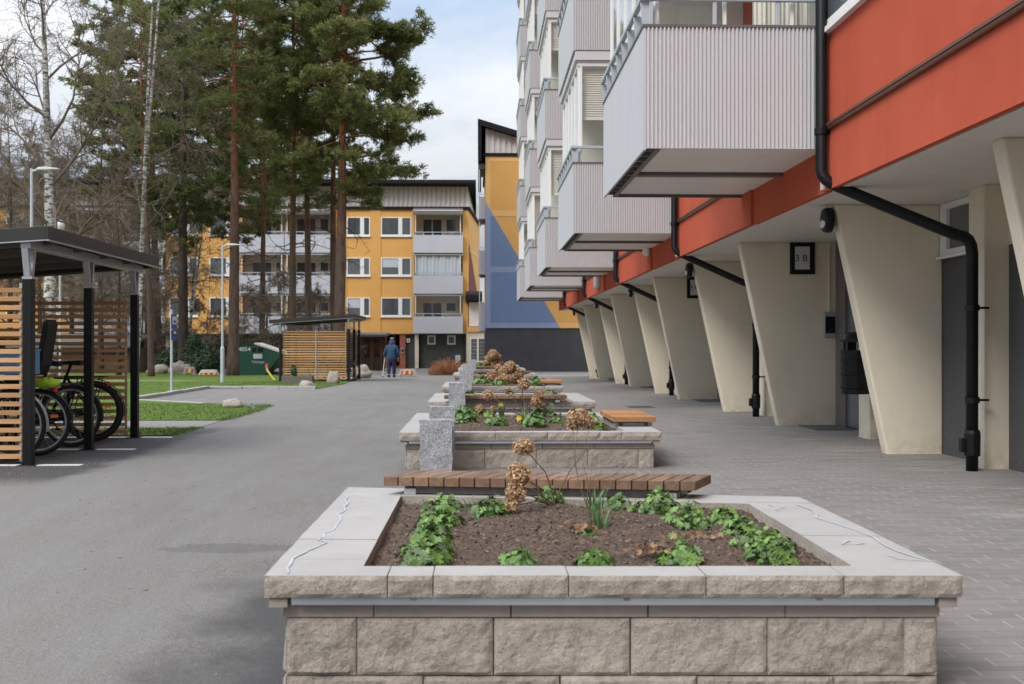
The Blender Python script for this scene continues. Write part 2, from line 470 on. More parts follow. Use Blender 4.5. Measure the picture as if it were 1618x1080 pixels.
def pavers():
    t = NT('brick_paving')
    sep = t.n('ShaderNodeSeparateXYZ'); t.l(t.obj, sep.inputs[0]); X, Y = sep.outputs[0], sep.outputs[1]
    row = t.math('DIVIDE', Y, .105)
    ri = t.math('FLOOR', row); rf = t.math('SUBTRACT', row, ri)
    u = t.math('ADD', t.math('DIVIDE', X, .21), t.math('MULTIPLY', t.math('MODULO', ri, 2.0), .5))
    u = t.math('ADD', u, t.math('MULTIPLY', t.math('SINE', t.math('MULTIPLY', ri, 12.9)), .03))
    ui = t.math('FLOOR', u); uf = t.math('SUBTRACT', u, ui)
    head = t.math('LESS_THAN', t.math('ABSOLUTE', t.math('SUBTRACT', uf, .5)), .022)
    bed = t.math('LESS_THAN', t.math('ABSOLUTE', t.math('SUBTRACT', rf, .5)), .035)
    cmb = t.n('ShaderNodeCombineXYZ'); t.l(t.math('FLOOR', t.math('ADD', u, .5)), cmb.inputs[0]); t.l(t.math('FLOOR', t.math('ADD', row, .5)), cmb.inputs[1])
    wn = t.n('ShaderNodeTexWhiteNoise', noise_dimensions='2D'); t.l(cmb.outputs[0], wn.inputs['Vector'])
    c = t.mix(wn.outputs['Value'], (.175,.160,.146), (.240,.220,.203))
    big = t.ramp(t.noise(.45, 5, .65), [(.35, 0.0), (.7, 1.0)])
    c = t.mix(t.math('MULTIPLY', big, .5), c, (.27,.244,.226))
    fine = t.noise(120, 3, .7)
    c = t.mix(t.ramp(fine, [(.4, 0.0), (.8, .35)]), c, (.30,.285,.275))
    gap = t.ramp(t.noise(2.5, 3, .6), [(.38, .10), (.62, .66)])
    c = t.mix(t.math('MULTIPLY', bed, .55), c, (.14,.128,.118))
    c = t.mix(t.math('MULTIPLY', head, gap), c, (.46,.44,.41))
    # salt bloom and dust near the wall
    sl = t.ramp(t.noise(1.6, 6, .7, stretch=(.6, 3.0, 1)), [(.54, 0.0), (.68, 1.0)])
    near = t.math('MULTIPLY', t.math('SUBTRACT', X, 2.6), .9, clamp=True)
    c = t.mix(t.math('MULTIPLY', t.math('MULTIPLY', sl, near), .45), c, (.50,.49,.48))
    t.bump(t.math('SUBTRACT', fine, t.math('MULTIPLY', t.math('MAXIMUM', head, bed), .8)), .5, .006)
    return t.fin(c, .85, spec=.35)
M['pavers'] = pavers()

def lawn():
    t = NT('lawn')
    a = t.ramp(t.noise(.5, 6, .65), [(.35, 0.0), (.7, 1.0)]); f = t.noise(40, 3, .7)
    c = t.mix(a, (.062,.125,.014), (.105,.175,.022))
    c = t.mix(t.ramp(f, [(.3, 0.0), (.8, .6)]), c, (.15,.21,.04))
    b = t.ramp(t.noise(.9, 6, .7, stretch=(.6, 1.2, 1)), [(.52, 0.0), (.70, 1.0)])
    c = t.mix(t.math('MULTIPLY', b, .8), c, (.20,.16,.10))
    t.bump(f, 1.0, .03)
    return t.fin(c, .95, spec=.2)
M['lawn'] = lawn()
M['grass'] = mat('grass_blades', (.072,.145,.016), .8, .3, 1.5, col2=(.145,.215,.035), island=.4)
M['earth'] = mat('bare_earth', (.16,.13,.09), 1.0, .3, .5, col2=(.11,.13,.05), bump=.6, bscale=8, bdist=.05)

def bark(name, lo, hi, z0, z1, scale=7):
    t = NT(name)
    sep = t.n('ShaderNodeSeparateXYZ'); t.l(t.obj, sep.inputs[0])
    mr = t.n('ShaderNodeMapRange'); t.l(sep.outputs[2], mr.inputs[0])
    mr.inputs[1].default_value = z0; mr.inputs[2].default_value = z1
    n = t.noise(scale, 6, .7, stretch=(1, 1, .22))
    c = t.mix(mr.outputs[0], lo, hi)
    c = t.mix(t.ramp(n, [(.35, .75), (.6, 0.0)]), c, sc(lo, .35))
    t.bump(n, .9, .05)
    return t.fin(c, .95, spec=.2)
M['pinebark'] = bark('pine_bark', (.135,.095,.075), (.30,.125,.06), 5, 11)
M['darkbark'] = bark('dark_bark', (.07,.055,.047), (.10,.07,.055), 3, 12)

def birchbark():
    t = NT('birch_bark')
    sep = t.n('ShaderNodeSeparateXYZ'); t.l(t.obj, sep.inputs[0])
    n = t.noise(5, 5, .7, stretch=(1, 1, 2.6)); n2 = t.noise(1.2, 4, .6, stretch=(1, 1, .6))
    c = t.mix(t.ramp(n, [(.44, 0.0), (.53, 1.0)]), (.08,.07,.065), (.58,.55,.51))
    c = t.mix(t.ramp(n2, [(.38, .6), (.55, 0.0)]), c, (.14,.12,.11))
    t.bump(n, .4, .02)
    return t.fin(c, .85, spec=.2)
M['birch'] = birchbark()

def granite():
    t = NT('grey_granite')
    v = t.n('ShaderNodeTexVoronoi'); v.inputs['Scale'].default_value = 160; t.l(t.obj, v.inputs['Vector'])
    r = t.n('ShaderNodeSeparateColor'); t.l(v.outputs['Color'], r.inputs[0])
    c = t.ramp(r.outputs[0], [(.12, (.20,.205,.215)), (.4, (.35,.355,.37)), (.9, (.50,.505,.52))])
    n = t.noise(24, 6, .75)
    c = t.mix(t.ramp(n, [(.4, .4), (.6, 0.0)]), c, (.26,.265,.28))
    t.bump(n, .9, .02)
    return t.fin(c, .85)
M['granite'] = granite()

def glass(name, tint, alpha, rough=.03):
    t = NT(name)
    tr = t.n('ShaderNodeBsdfTransparent'); tr.inputs[0].default_value = (*tint, 1)
    gl = t.n('ShaderNodeBsdfGlossy'); gl.inputs['Roughness'].default_value = rough; gl.inputs[0].default_value = (.95,.97,1,1)
    lw = t.n('ShaderNodeLayerWeight'); lw.inputs[0].default_value = .5
    fr = t.math('ADD', t.math('MULTIPLY', t.math('POWER', lw.outputs['Facing'], 4.0), .9), .04)
    mx = t.n('ShaderNodeMixShader')
    t.l(t.math('ADD', fr, alpha, clamp=True), mx.inputs[0])
    t.l(tr.outputs[0], mx.inputs[1]); t.l(gl.outputs[0], mx.inputs[2]); t.l(mx.outputs[0], t.out.inputs[0])
    return t.mat
M['glass'] = glass('clear_glass', (.97,.98,.97), -.015)
def darkglass():
    t = NT('window_glass')
    oi = t.n('ShaderNodeObjectInfo')
    n = t.noise(1.4, 3, .6, stretch=(3, 3, .5))
    c = t.mix(n, (.015,.017,.02), (.12,.135,.15))
    c = t.mix(t.math('MULTIPLY', oi.outputs['Random'], .45), c, (.24,.27,.28))
    return t.fin(c, .06, spec=.6)
M['winglass'] = darkglass()
# ---------------------------------------------------------------- ground
def bigground():
    ys = [-40, -10, 9, 32, 86, 200, 500, 1500]; xs = [-1500, -400, -60, 60, 400, 1500]
    v = [(x, y, zg(y) - .03) for y in ys for x in xs]; n = len(xs)
    f = [(j*n+i, j*n+i+1, (j+1)*n+i+1, (j+1)*n+i) for j in range(len(ys)-1) for i in range(n-1)]
    mb = MB(); mb.add(v, f); struct(mb.build('ground', M['earth']))
bigground()
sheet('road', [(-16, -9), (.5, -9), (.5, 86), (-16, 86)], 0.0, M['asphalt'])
sheet('paving', [(-.1, -9), (5.2, -9), (5.2, 50), (-.1, 50)], 0.006, M['pavers'])
sheet('pavement', [(-.1, 50), (14, 50), (14, 86), (-.1, 86)], 0.006, M['asphalt'])
LE = -3.78                                   # left edge of the road
sheet('lawn', [(-45, 13.95), (-3.72, 13.95), (-3.72, 15.25), (-45, 15.25)], .010, M['lawn'])
sheet('gravel_path', [(-45, 15.25), (-3.72, 15.25), (-3.75, 16.75), (-45, 16.75)], .006, M['gravel'])
pB = [ong(*p) for p in ((372,660),(392,649),(397,645),(388,641),(365,639.5),(330,637),(225,631))]
sheet('lawn', [(-45, 16.75), (-3.76, 16.75)] + [(p.x, p.y) for p in pB] + [(-45, 23.4)], .012, M['lawn'])
pA = [(-45, 23.4), (-6.95, 23.4), (-7.0, 29.7), (-4.15, 29.3), (-4.05, 31.0), (-3.95, 33.6), (-4.15, 36.9), (-4.3, 41.5), (-6.9, 43), (-7.5, 62), (-45, 62)]
sheet('lawn', pA, .014, M['lawn'])
sheet('footpath', [(-45, 37.0), (-9.4, 37.6), (-9.2, 38.0), (-45, 38.3)], .020, M['sand'])
def kerbs():
    mb = MB()
    rnd = random.Random(3)
    pts = [Vector((-6.95, 23.3, 0)), Vector((-7.05, 29.8, 0)), Vector((-4.15, 29.35, 0))]
    for a, b in zip(pts[:-1], pts[1:]):
        L = (b-a).length; n = int(L/.9); d = (b-a)/n
        for i in range(n):
            c = a + d*(i+.5); c.z = zg(c.y) - .035
            mb.cbox(c + Vector((rnd.uniform(-.01,.01), 0, rnd.uniform(-.006,.006))), d.length-.012, .14, .22, math.atan2(d.y, d.x))
    a, b = Vector((-6.95, 23.3, 0)), Vector((-5.2, 21.75, 0))
    c = (a+b)/2; c.z = -.03
    mb.cbox(c, (b-a).length, .10, .12, math.atan2((b-a).y, (b-a).x))
    struct(mb.build('kerb', M['kerb'], bevel=.012))
kerbs()
def grass_blades():
    rs = np.random.RandomState(5)
    regs = [(-12, -3.72, 13.95, 15.25, 9000, .010), (-12, -3.9, 16.75, 21.6, 15000, .012), (-16, -7.15, 23.5, 36.5, 14000, .014), (-7.1, -4.2, 29.6, 36.5, 6500, .014)]
    P = []
    for x0, x1, y0, y1, n, off in regs:
        p = np.stack([rs.uniform(x0, x1, n), rs.uniform(y0, y1, n), np.zeros(n)], 1)
        p[:, 2] = np.array([zg(y) for y in p[:, 1]]) + off
        P.append(p)
    # ragged fringe along the road edge
    n = 3500; y = rs.uniform(13.95, 21, n); ok = (y < 15.25) | (y > 16.8); y = y[ok]
    P.append(np.stack([-3.74 - .2*np.clip(y-19, 0, 9)*.3 + rs.normal(0, .06, len(y)), y, np.full(len(y), .01)], 1))
    p = np.concatenate(P); n = len(p)
    a = rs.uniform(0, 2*np.pi, n); h = rs.uniform(.012, .034, n)
    w = rs.uniform(.004, .008, n)
    side = np.stack([np.cos(a)*w, np.sin(a)*w, np.zeros(n)], 1)
    tip = p + np.stack([rs.normal(0, .02, n), rs.normal(0, .02, n), h], 1)
    v = np.stack([p-side, p+side, tip], 1).reshape(-1, 3)
    struct(np_mesh('grass', v, np.arange(3*n).reshape(-1, 3), M['grass']), 'stuff')
grass_blades()
# parking lines at the cycle shelter, a drain cover and scattered grit
for i, (y, x1) in enumerate(((10.52, -3.62), (12.12, -3.62), (13.72, -3.66))):
    struct(MB().box(-6.4, x1, y-.05, y+.05, zg(y)-.02, zg(y)+.006).build('parking_line', M['line']))
def grate():
    p = ong(1011, 643.5)
    t = thing('drain_grate', 'dark iron drain grate let into the brick paving', 'drain grate', (p.x, p.y, .006))
    mb = MB(); w, d = .22, .26
    for s in (-1, 1):
        mb.box(p.x+s*w-.015, p.x+s*w+.015, p.y-d, p.y+d, .0, .016); mb.box(p.x-w, p.x+w, p.y+s*d-.015, p.y+s*d+.015, .0, .015)
    mb.build('frame', M['darkgrey_metal'], t)
    mb = MB()
    for i in range(9): mb.box(p.x-w+.02, p.x+w-.02, p.y-d+.03+i*.055, p.y-d+.055+i*.055, .004, .013)
    mb.build('bars', M['darkgrey_metal'], t)
    MB().box(p.x-w, p.x+w, p.y-d, p.y+d, .001, .008).build('pit', M['mesh_dark'], t)
grate()
def grit():
    rs = np.random.RandomState(8); v = []; f = []
    def stone(p, r):
        o = len(v)
        q = [Vector((1,0,0)), Vector((-1,0,0)), Vector((0,1,0)), Vector((0,-1,0)), Vector((0,0,.8)), Vector((0,0,-.5))]
        rot = Matrix.Rotation(rs.uniform(0, 6), 3, 'Z')
        for a in q: v.append(tuple(Vector(p) + rot @ (a*r*rs.uniform(.7, 1.3))))
        for t in ((0,2,4),(2,1,4),(1,3,4),(3,0,4),(2,0,5),(1,2,5),(3,1,5),(0,3,5)): f.append(tuple(i+o for i in t))
    for _ in range(260):
        y = rs.uniform(8.2, 11.0); x = -4.15 + rs.normal(0, .45) - (9.6-y)*.25
        stone((x, y, zg(y)+.003), rs.uniform(.003, .009))
    for _ in range(260):
        y = rs.uniform(3.5, 30); x = rs.uniform(-3.6, -.8)
        stone((x, y, zg(y)+.003), rs.uniform(.003, .009))
    mb = MB(); mb.add(v, f); struct(mb.build('loose_grit', M['gravel']), 'stuff')
grit()
# ---------------------------------------------------------------- raised planters
def offset_poly(P, ds):
    """P: FL, FR, BR, BL counter-clockwise; ds inward distance of the edges front, right, back, left"""
    L = []
    for i in range(4):
        a, b = Vector(P[i]).to_2d(), Vector(P[(i+1) % 4]).to_2d()
        d = (b-a).normalized(); n = Vector((-d.y, d.x))
        L.append((a + n*ds[i], d))
    out = []
    for i in range(4):
        (p, d), (q, e) = L[i-1], L[i]
        den = d.x*e.y - d.y*e.x
        t = ((q.x-p.x)*e.y - (q.y-p.y)*e.x)/den
        out.append(p + d*t)
    return out

def quad_block(mb, p0, p1, q1, q0, z0, z1, res=.05, amp=.010, rough=True, gap=.003, seed=0, two=True):
    p0, p1, q0, q1 = (Vector(p).to_2d() for p in (p0, p1, q0, q1))
    d = (p1-p0); L = d.length; d = d/L
    g = gap/L
    p0, p1 = p0 + (p1-p0)*g, p1 - (p1-p0)*g
    q0, q1 = q0 + (q1-q0)*g, q1 - (q1-q0)*g
    L -= 2*gap
    nrm = Vector((d.y, -d.x))
    nx = max(2, int(L/res)) if rough else 2; nz = max(2, int((z1-z0)/res)) if rough else 2
    vs = []
    for j in range(nz+1):
        for i in range(nx+1):
            u, w = i/nx, j/nz
            p = p0.lerp(p1, u); z = z0 + (z1-z0)*w
            o = 0
            if rough:
                e = min(1, min(u, 1-u)*L/.018, min(w, 1-w)*(z1-z0)/.012)
                N = mnoise.fractal(Vector((p.x*11+seed, p.y*11, z*11)), 1.0, 2.1, 5)
                N2 = mnoise.noise(Vector((p.x*4+seed, p.y*4+3, z*4)))
                o = e*(amp*.7 + amp*1.0*N + amp*.6*N2) + (1-e)*amp*.25*N
            vs.append((p.x+nrm.x*o, p.y+nrm.y*o, z))
    fs = []; W = nx+1
    for j in range(nz):
        for i in range(nx): fs.append((j*W+i, j*W+i+1, (j+1)*W+i+1, (j+1)*W+i))
    n0 = len(vs)
    vs += [(q0.x, q0.y, z0), (q1.x, q1.y, z0), (q1.x, q1.y, z1), (q0.x, q0.y, z1)]
    A, B, C, D = n0, n0+1, n0+2, n0+3
    bot = [i for i in range(W)]; top = [nz*W+i for i in range(W)]
    lef = [j*W for j in range(nz+1)]; rig = [j*W+nx for j in range(nz+1)]
    mb.mi = 0; mb.add(vs, fs); o = len(mb.v)-len(vs)
    def F(ix, m):
        mb.f.append(tuple(i+o for i in ix)); mb.m.append(m)
    F(top + [C, D], 1 if two else 0)
    F(bot[::-1] + [A, B], 0); F(lef[::1] + [D, A], 0); F(rig[::-1] + [B, C], 0); F([B, A, D, C], 0)

def run(a, b, lens, start=0.0):
    """cut the edge a->b in pieces of the given lengths"""
    L = (b-a).length; out = []; s = 0; i = 0
    first = start
    while s < L-1e-4:
        l = lens[i % len(lens)] if not (i == 0 and first) else first
        e = min(L, s+l)
        if L-e < .09: e = L
        out.append((s/L, e/L)); s = e; i += 1
    return out

def soil_z(x, y, e):
    e = min(1, 4*e)
    return .276 + .055*e*(2-e) + .020*mnoise.fractal(Vector((x*4, y*4, 1)), 1, 2, 4) + .010*mnoise.noise(Vector((x*26, y*26, 5))) + .006*mnoise.noise(Vector((x*61, y*61, 9)))

def planter(P, label, res, lens_front, back=.30, soil_res=.04, group='stone planters in a row'):
    c = (sum(p[0] for p in P)/4, sum(p[1] for p in P)/4, 0)
    t = thing('stone_planter', label, 'planter', c, group)
    P = [Vector(p).to_2d() for p in P]
    fd = .165
    F_ = offset_poly(P, [fd, 0, 0, 0]); Lq = offset_poly(P, [fd, 0, 0, .31]); Rq = offset_poly(P, [fd, .31, 0, 0]); I = offset_poly(P, [fd, .31, back, .31])
    cap = MB(); z0, z1 = .257, .33
    k = 0
    def side(o0, o1, i0, i1, lens, rough=True, zz=(z0, z1), mb=cap, amp=.011, two=True, start=0.0, gap=.0018):
        nonlocal k
        for s, e in run(o0, o1, lens, start):
            k += 1
            quad_block(mb, o0.lerp(o1, s), o0.lerp(o1, e), i0.lerp(i1, e), i0.lerp(i1, s), zz[0], zz[1]+random.uniform(-.0012, .0012), res, amp, rough, gap, k*3.7, two)
    side(P[0], P[1], F_[0], F_[1], lens_front)
    side(F_[1], P[2], Rq[1], Rq[2], [.62, .45, .5])
    side(P[3], F_[0], Lq[3], Lq[0], [.40, .42, .44])
    side(Rq[2], Lq[3], I[2], I[3], [.45])
    cap.build('coping', [M['split'], M['concrete_lt']], t, bevel=0.0)
    wall = MB()
    o1 = offset_poly(P, [.055]*4); i1 = offset_poly(P, [.2]*4); o2 = offset_poly(P, [.062]*4)
    for j, (a, b) in enumerate(((0, 1), (1, 2), (2, 3), (3, 0))):
        lo = res if j == 0 else max(res, .05)
        side(o1[a], o1[b], i1[a], i1[b], [.457], False, (.181, .222), wall, 0, False, .30, .003)
    thin = wall; thin.build('cap_course', M['split_thin'], t)
    wall = MB()
    for j, (a, b) in enumerate(((0, 1), (1, 2), (2, 3), (3, 0))):
        side(o2[a], o2[b], i1[a], i1[b], [.457], True, (-.014, .176), wall, .013, False, .235, .003)
        side(o2[a], o2[b], i1[a], i1[b], [.457], True, (-.21, -.019), wall, .013, False, .457, .003)
    wall.build('wall', [M['split'], M['split']], t)
    # aluminium light rail under the coping, with its fixing clips
    r0 = offset_poly(P, [.014]*4); r1 = offset_poly(P, [.075]*4)
    mb = MB()
    a, b = r0[0].lerp(r0[1], .032), r0[0].lerp(r0[1], .968); c_, d_ = r1[0].lerp(r1[1], .032), r1[0].lerp(r1[1], .968)
    mb.prism([tuple(a), tuple(b), tuple(d_), tuple(c_)], 'z', .228, .2555)
    rail = mb.build('light_rail', M['rail'], t, bevel=.003)
    mb = MB()
    for u in (.21, .52, .80):
        q = r0[0].lerp(r0[1], u); mb.box(q.x-.011, q.x+.011, q.y-.002, q.y+.01, .244, .2565)
    for u in (.0135, .9865):
        q = r0[0].lerp(r0[1], u); mb.box(q.x-.03, q.x+.03, q.y-.002, q.y+.05, .2225, .2525)
    mb.build_each('clip', M['split_thin'], rail)
    # soil
    J = offset_poly(P, [fd-.02, .29, back-.02, .29])
    nx = int((J[1]-J[0]).length/soil_res); ny = int((J[3]-J[0]).length/soil_res)
    vs = []; fs = []
    for j in range(ny+1):
        for i in range(nx+1):
            u, w = i/nx, j/ny
            p = J[0].lerp(J[1], u).lerp(J[3].lerp(J[2], u), w)
            z = soil_z(p.x, p.y, min(u, 1-u, w, 1-w))
            vs.append((p.x, p.y, z))
    W = nx+1
    fs = [(j*W+i, j*W+i+1, (j+1)*W+i+1, (j+1)*W+i) for j in range(ny) for i in range(nx)]
    mb = MB(); mb.add(vs, fs)
    so = mb.build('soil', M['soil'], t, smooth=True)
    return t, so, J

def chips(so_parent, J, n, seed=1, smin=.006, smax=.022):
    rs = np.random.RandomState(seed)
    u, w = rs.uniform(.01, .99, n), rs.uniform(.01, .99, n)
    J = np.array([(p.x, p.y) for p in J])
    p = (J[0]*(1-u)[:,None]+J[1]*u[:,None])*(1-w)[:,None] + (J[3]*(1-u)[:,None]+J[2]*u[:,None])*w[:,None]
    z = np.array([soil_z(q[0], q[1], min(a, 1-a, b, 1-b)) for a, b, q in zip(u, w, p)])
    c = np.column_stack([p, z+.003])
    a = rs.uniform(0, 2*np.pi, n); s = rs.uniform(smin, smax, n)*(rs.rand(n)**1.5*.8+.4); b = s*rs.uniform(.2, .6, n)
    tl = rs.normal(0, .35, n)
    d1 = np.stack([np.cos(a)*s, np.sin(a)*s, tl*s], 1); d2 = np.stack([-np.sin(a)*b, np.cos(a)*b, rs.normal(0, .5, n)*b], 1)
    v = np.stack([c-d1-d2, c+d1-d2, c+d1+d2, c-d1+d2], 1).reshape(-1, 3)
    return np_mesh('bark_mulch', v, np.arange(4*n).reshape(-1, 4), M['chips'], so_parent, kind='stuff')

cz = .33
P1 = [onz(417, 909, cz), onz(1522, 909, cz), onz(1263, 784.6, cz), onz(549.5, 769, cz)]
t1, soil1, J1 = planter(P1, 'nearest stone planter, chalk scribbles on its pale coping, slatted bench behind it', .0125, [.405, .15, .445, .452, .452, .45], soil_res=.014)
chips(soil1, J1, 13000, 1, .002, .008)
XL, XR = -.70, 1.62
Y2 = 10.02
P2 = [(XL, Y2), (XR, Y2), (XR, Y2+3.0), (XL, Y2+3.0)]
t2, soil2, J2 = planter(P2, 'second stone planter from the camera, two granite posts before it and yellow daffodils in it', .03, [.40, .45, .46, .46, .19, .36])
chips(soil2, J2, 4000, 2, .004, .014)
PY = [Y2, 15.62, 21.6, 31.3, 39.0, 45.0]
PL = ['third stone planter from the camera, bench slats lying across its near edge',
      'fourth stone planter from the camera, dense dried hydrangeas in it, bench on its right',
      'fifth stone planter, small in the distance behind the dried hydrangeas',
      'sixth stone planter, second farthest of the row, before the dark gable base',
      'farthest stone planter of the row, closest to the white lattice door']
PLANTERS = [t1, t2]
for y, lb in zip(PY[1:], PL):
    PLANTERS.append(dup(t2, (t2.location.x, t2.location.y + y - Y2, 0), lb))

# chalk on the nearest planter
def ribbon(mb, pts, w, z):
    P_ = [Vector(p).to_2d() for p in pts]; vs = []; rnd = random.Random(len(pts))
    for i, p in enumerate(P_):
        d = (P_[min(i+1, len(P_)-1)]-P_[max(i-1, 0)]).normalized(); n = Vector((-d.y, d.x))*w*.5*rnd.uniform(.55, 1.15)
        vs += [(*(p-n), z), (*(p+n), z)]
    mb.add(vs, [(2*i, 2*i+2, 2*i+3, 2*i+1) for i in range(len(P_)-1)])
def chalk_out(mb):
    if mb.f: mb.build('chalk_scribble', M['chalk'], t1)
def chalk():
    zc = .3325
    mb = MB()
    L1 = [(548,782),(545,789),(549,794),(543,800),(545,806),(534,811),(539,821),(531,829),(527,836),(511,842),(512,848),(503,852),(516,856),(507,860),(494,866),(480,873),(462,882),(459,890),(453,897),(455,905)]
    rnd = random.Random(2)
    L1b = []
    for a, b in zip(L1[:-1], L1[1:]):
        L1b += [a, ((a[0]+b[0])/2+rnd.uniform(-2, 2), (a[1]+b[1])/2+rnd.uniform(-.6, .6))]
    L1b.append(L1[-1])
    mb = MB(); ribbon(mb, [onz(x, y, zc) for x, y in L1b], .010, zc); chalk_out(mb)
    L2 = [(1258,796),(1272,801),(1285,806),(1290,811),(1289,817),(1300,821),(1325,828),(1348,836),(1368,843),(1381,848),(1390,856),(1402,863),(1420,871),(1445,879),(1466,884)]
    mb = MB(); ribbon(mb, [onz(x, y, zc) for x, y in L2], .009, zc); chalk_out(mb)
    mb = MB(); ribbon(mb, [onz(x, y, zc) for x, y in ((1214,796),(1221,799),(1233,797),(1238,801),(1224,804),(1232,806))], .011, zc); chalk_out(mb)
    mb = MB(); ribbon(mb, [onz(x, y, zc) for x, y in ((1342,853),(1334,856),(1331,859),(1342,858),(1352,859),(1366,857))], .011, zc); chalk_out(mb)
    mb = MB(); ribbon(mb, [onz(x, y, zc) for x, y in ((1402,876),(1420,882),(1450,884),(1480,886))], .010, zc); chalk_out(mb)
chalk()

# benches
def bench(label, L, D, c, rz, m, group='slatted benches on the planters', shear=0.0):
    t = thing('slatted_bench', label, 'bench', c, group); x, y, z = c
    seat = MB(); n = int(round(L/.0805)); pw = L/n
    for i in range(n):
        seat.box(x-L/2+i*pw+.003, x-L/2+(i+1)*pw-.003, y-D/2, y+D/2, z+.044, z+.090+random.uniform(0,.0015))
    seat.build('seat', m, t, bevel=.003)
    fr = MB()
    for s in (-1, 1): fr.box(x-L/2+.09, x+L/2-.09, y+s*D*.30-.02, y+s*D*.30+.02, z+.004, z+.037)
    fr.build('frame', M['darkgrey_metal'], t)
    for s in (-1, 1):
        f2 = MB().box(x+s*(L/2-.13)-.03, x+s*(L/2-.13)+.03, y-D/2+.02, y+D/2-.02, z, z+.030); f2.build('bracket', M['steel'], t)
    if shear:
        for o in kids(t):
            for v in o.data.vertices: v.co.x += shear*(v.co.y-y)
    t.rotation_euler = (0, 0, rz); return t
bl, br = onz(606, 753, .422), onz(1095, 760.4, .422)
mid = (bl+br)/2 + Vector((.05, 0, 0)); ang = math.atan2(br.y-bl.y, br.x-bl.x)
nb = Vector((-math.sin(ang), math.cos(ang), 0))
b1 = bench('long brown slatted bench across the back of the nearest planter', (br-bl).length+.02, .32, tuple((mid+nb*.16).to_2d()) + (.331,), ang, M['bench'], shear=.28)
b2 = bench('light orange-brown slatted bench jutting from the right edge of the second planter', 1.25, .40, (1.47, 11.30, .331), R(90), M['bench_lt'])
b3 = bench('brown slatted bench across the near edge of the third planter, behind the daffodils', 1.68, .36, (.37, 15.68, .331), 0, M['bench'])
b4 = dup(b2, (1.44, 22.75, .331), 'light orange-brown slatted bench on the right edge of the fourth planter')
b5 = dup(b3, (.66, 31.5, .331), 'slatted bench across the fifth planter, behind dried hydrangeas')
b6 = dup(b3, (.55, 39.2, .331), 'slatted bench across the sixth planter, below the lattice door')

# granite posts
def granite_post(label, c, w, d, h, seed):
    mb = MB(); rs = .018
    nx, ny, nz = 12, 6, 20
    vs = {}; 
    def disp(p):
        n = Vector((0,0,0))
        e = Vector((p[0]/(w/2), p[1]/(d/2), (p[2]-h/2)/(h/2)))
        a = .010*mnoise.fractal(Vector((p[0]*9+seed, p[1]*9, p[2]*9)), 1, 2.1, 4)
        b = .008*mnoise.fractal(Vector((p[0]*9+seed+40, p[1]*9, p[2]*9)), 1, 2.1, 4)
        return (p[0]+a*abs(e.x), p[1]+b*abs(e.y), p[2]+.008*mnoise.noise(Vector((p[0]*8, p[1]*8, seed)))*(p[2]/h))
    idx = {}
    def V(i, j, k):
        if (i, j, k) not in idx:
            idx[(i, j, k)] = len(mb.v); mb.v.append(disp((-w/2+w*i/nx, -d/2+d*j/ny, -.1+(h+.1)*k/nz)))
        return idx[(i, j, k)]
    def q(a, b, c_, e): mb.f.append((a, b, c_, e)); mb.m.append(0)
    for i in range(nx):
        for k in range(nz):
            q(V(i,0,k), V(i+1,0,k), V(i+1,0,k+1), V(i,0,k+1)); q(V(i+1,ny,k), V(i,ny,k), V(i,ny,k+1), V(i+1,ny,k+1))
    for j in range(ny):
        for k in range(nz):
            q(V(0,j+1,k), V(0,j,k), V(0,j,k+1), V(0,j+1,k+1)); q(V(nx,j,k), V(nx,j+1,k), V(nx,j+1,k+1), V(nx,j,k+1))
    for i in range(nx):
        for j in range(ny): q(V(i,j,nz), V(i+1,j,nz), V(i+1,j+1,nz), V(i,j+1,nz))
    o = mb.build('granite_post', M['granite'])
    o.location = c; o['label'] = label; o['category'] = 'stone post'; o['group'] = 'granite posts beside the planters'
    return o
GP = [(664, 715, 9.62, .47, .17, 'rough grey granite post nearest the camera, shorter one of the pair before the second planter'),
      (678, 718, 9.86, .57, .13, 'taller rough granite post just behind the nearest one'),
      (709.5, 735, 15.35, .60, .18, 'granite post before the third planter, brown bench slats on its right'),
      (725.5, 745.5, 21.3, .64, .2, 'granite post before the fourth planter, third farthest in view'),
      (731, 748.5, 30.9, .63, .2, 'granite post before the fifth planter, second farthest in view'),
      (742, 752, 38.6, .66, .2, 'farthest granite post, in front of the white lattice door')]
for i, (a, b, y, h, d, lb) in enumerate(GP):
    x0, x1 = wx(a, y), wx(b, y)
    granite_post(lb, ((x0+x1)/2, y, 0), x1-x0, d, h, i*7.3)
# ---------------------------------------------------------------- plants in the planters
def leaf_tpl():
    n = 7; pts = [(0, 0, 0)]
    for i in range(2*n+1):
        a = R(-150) + R(300)*i/(2*n)
        r = (1.0 - .14*abs(i/(2*n)-.5)*2) if i % 2 == 1 else .56
        pts.append((math.sin(a)*r*.9, math.cos(a)*r*.9+.15, .18*r*r + (.10 if i % 2 == 0 else -.06)))
    tr = [(0, i+1, i) for i in range(1, 2*n+1)]
    return np.array(pts), np.array(tr)
LT, LF = leaf_tpl()
def instance(tpl, faces, pos, nrm, spin, size):
    """copies of a template laid along normals"""
    n = len(pos); nrm = nrm/np.linalg.norm(nrm, axis=1)[:, None]
    ref = np.tile(np.array([0., 0, 1]), (n, 1)); ref[np.abs(nrm[:, 2]) > .95] = (1, 0, 0)
    t = np.cross(ref, nrm); t /= np.linalg.norm(t, axis=1)[:, None]; b = np.cross(nrm, t)
    c, s = np.cos(spin)[:, None], np.sin(spin)[:, None]
    t2, b2 = t*c+b*s, b*c-t*s
    v = pos[:, None, :] + size[:, None, None]*(tpl[None, :, 0:1]*t2[:, None, :]+tpl[None, :, 1:2]*b2[:, None, :]+tpl[None, :, 2:3]*nrm[:, None, :])
    f = faces[None] + (np.arange(n)*len(tpl))[:, None, None]
    return v.reshape(-1, 3), f.reshape(-1, faces.shape[1])
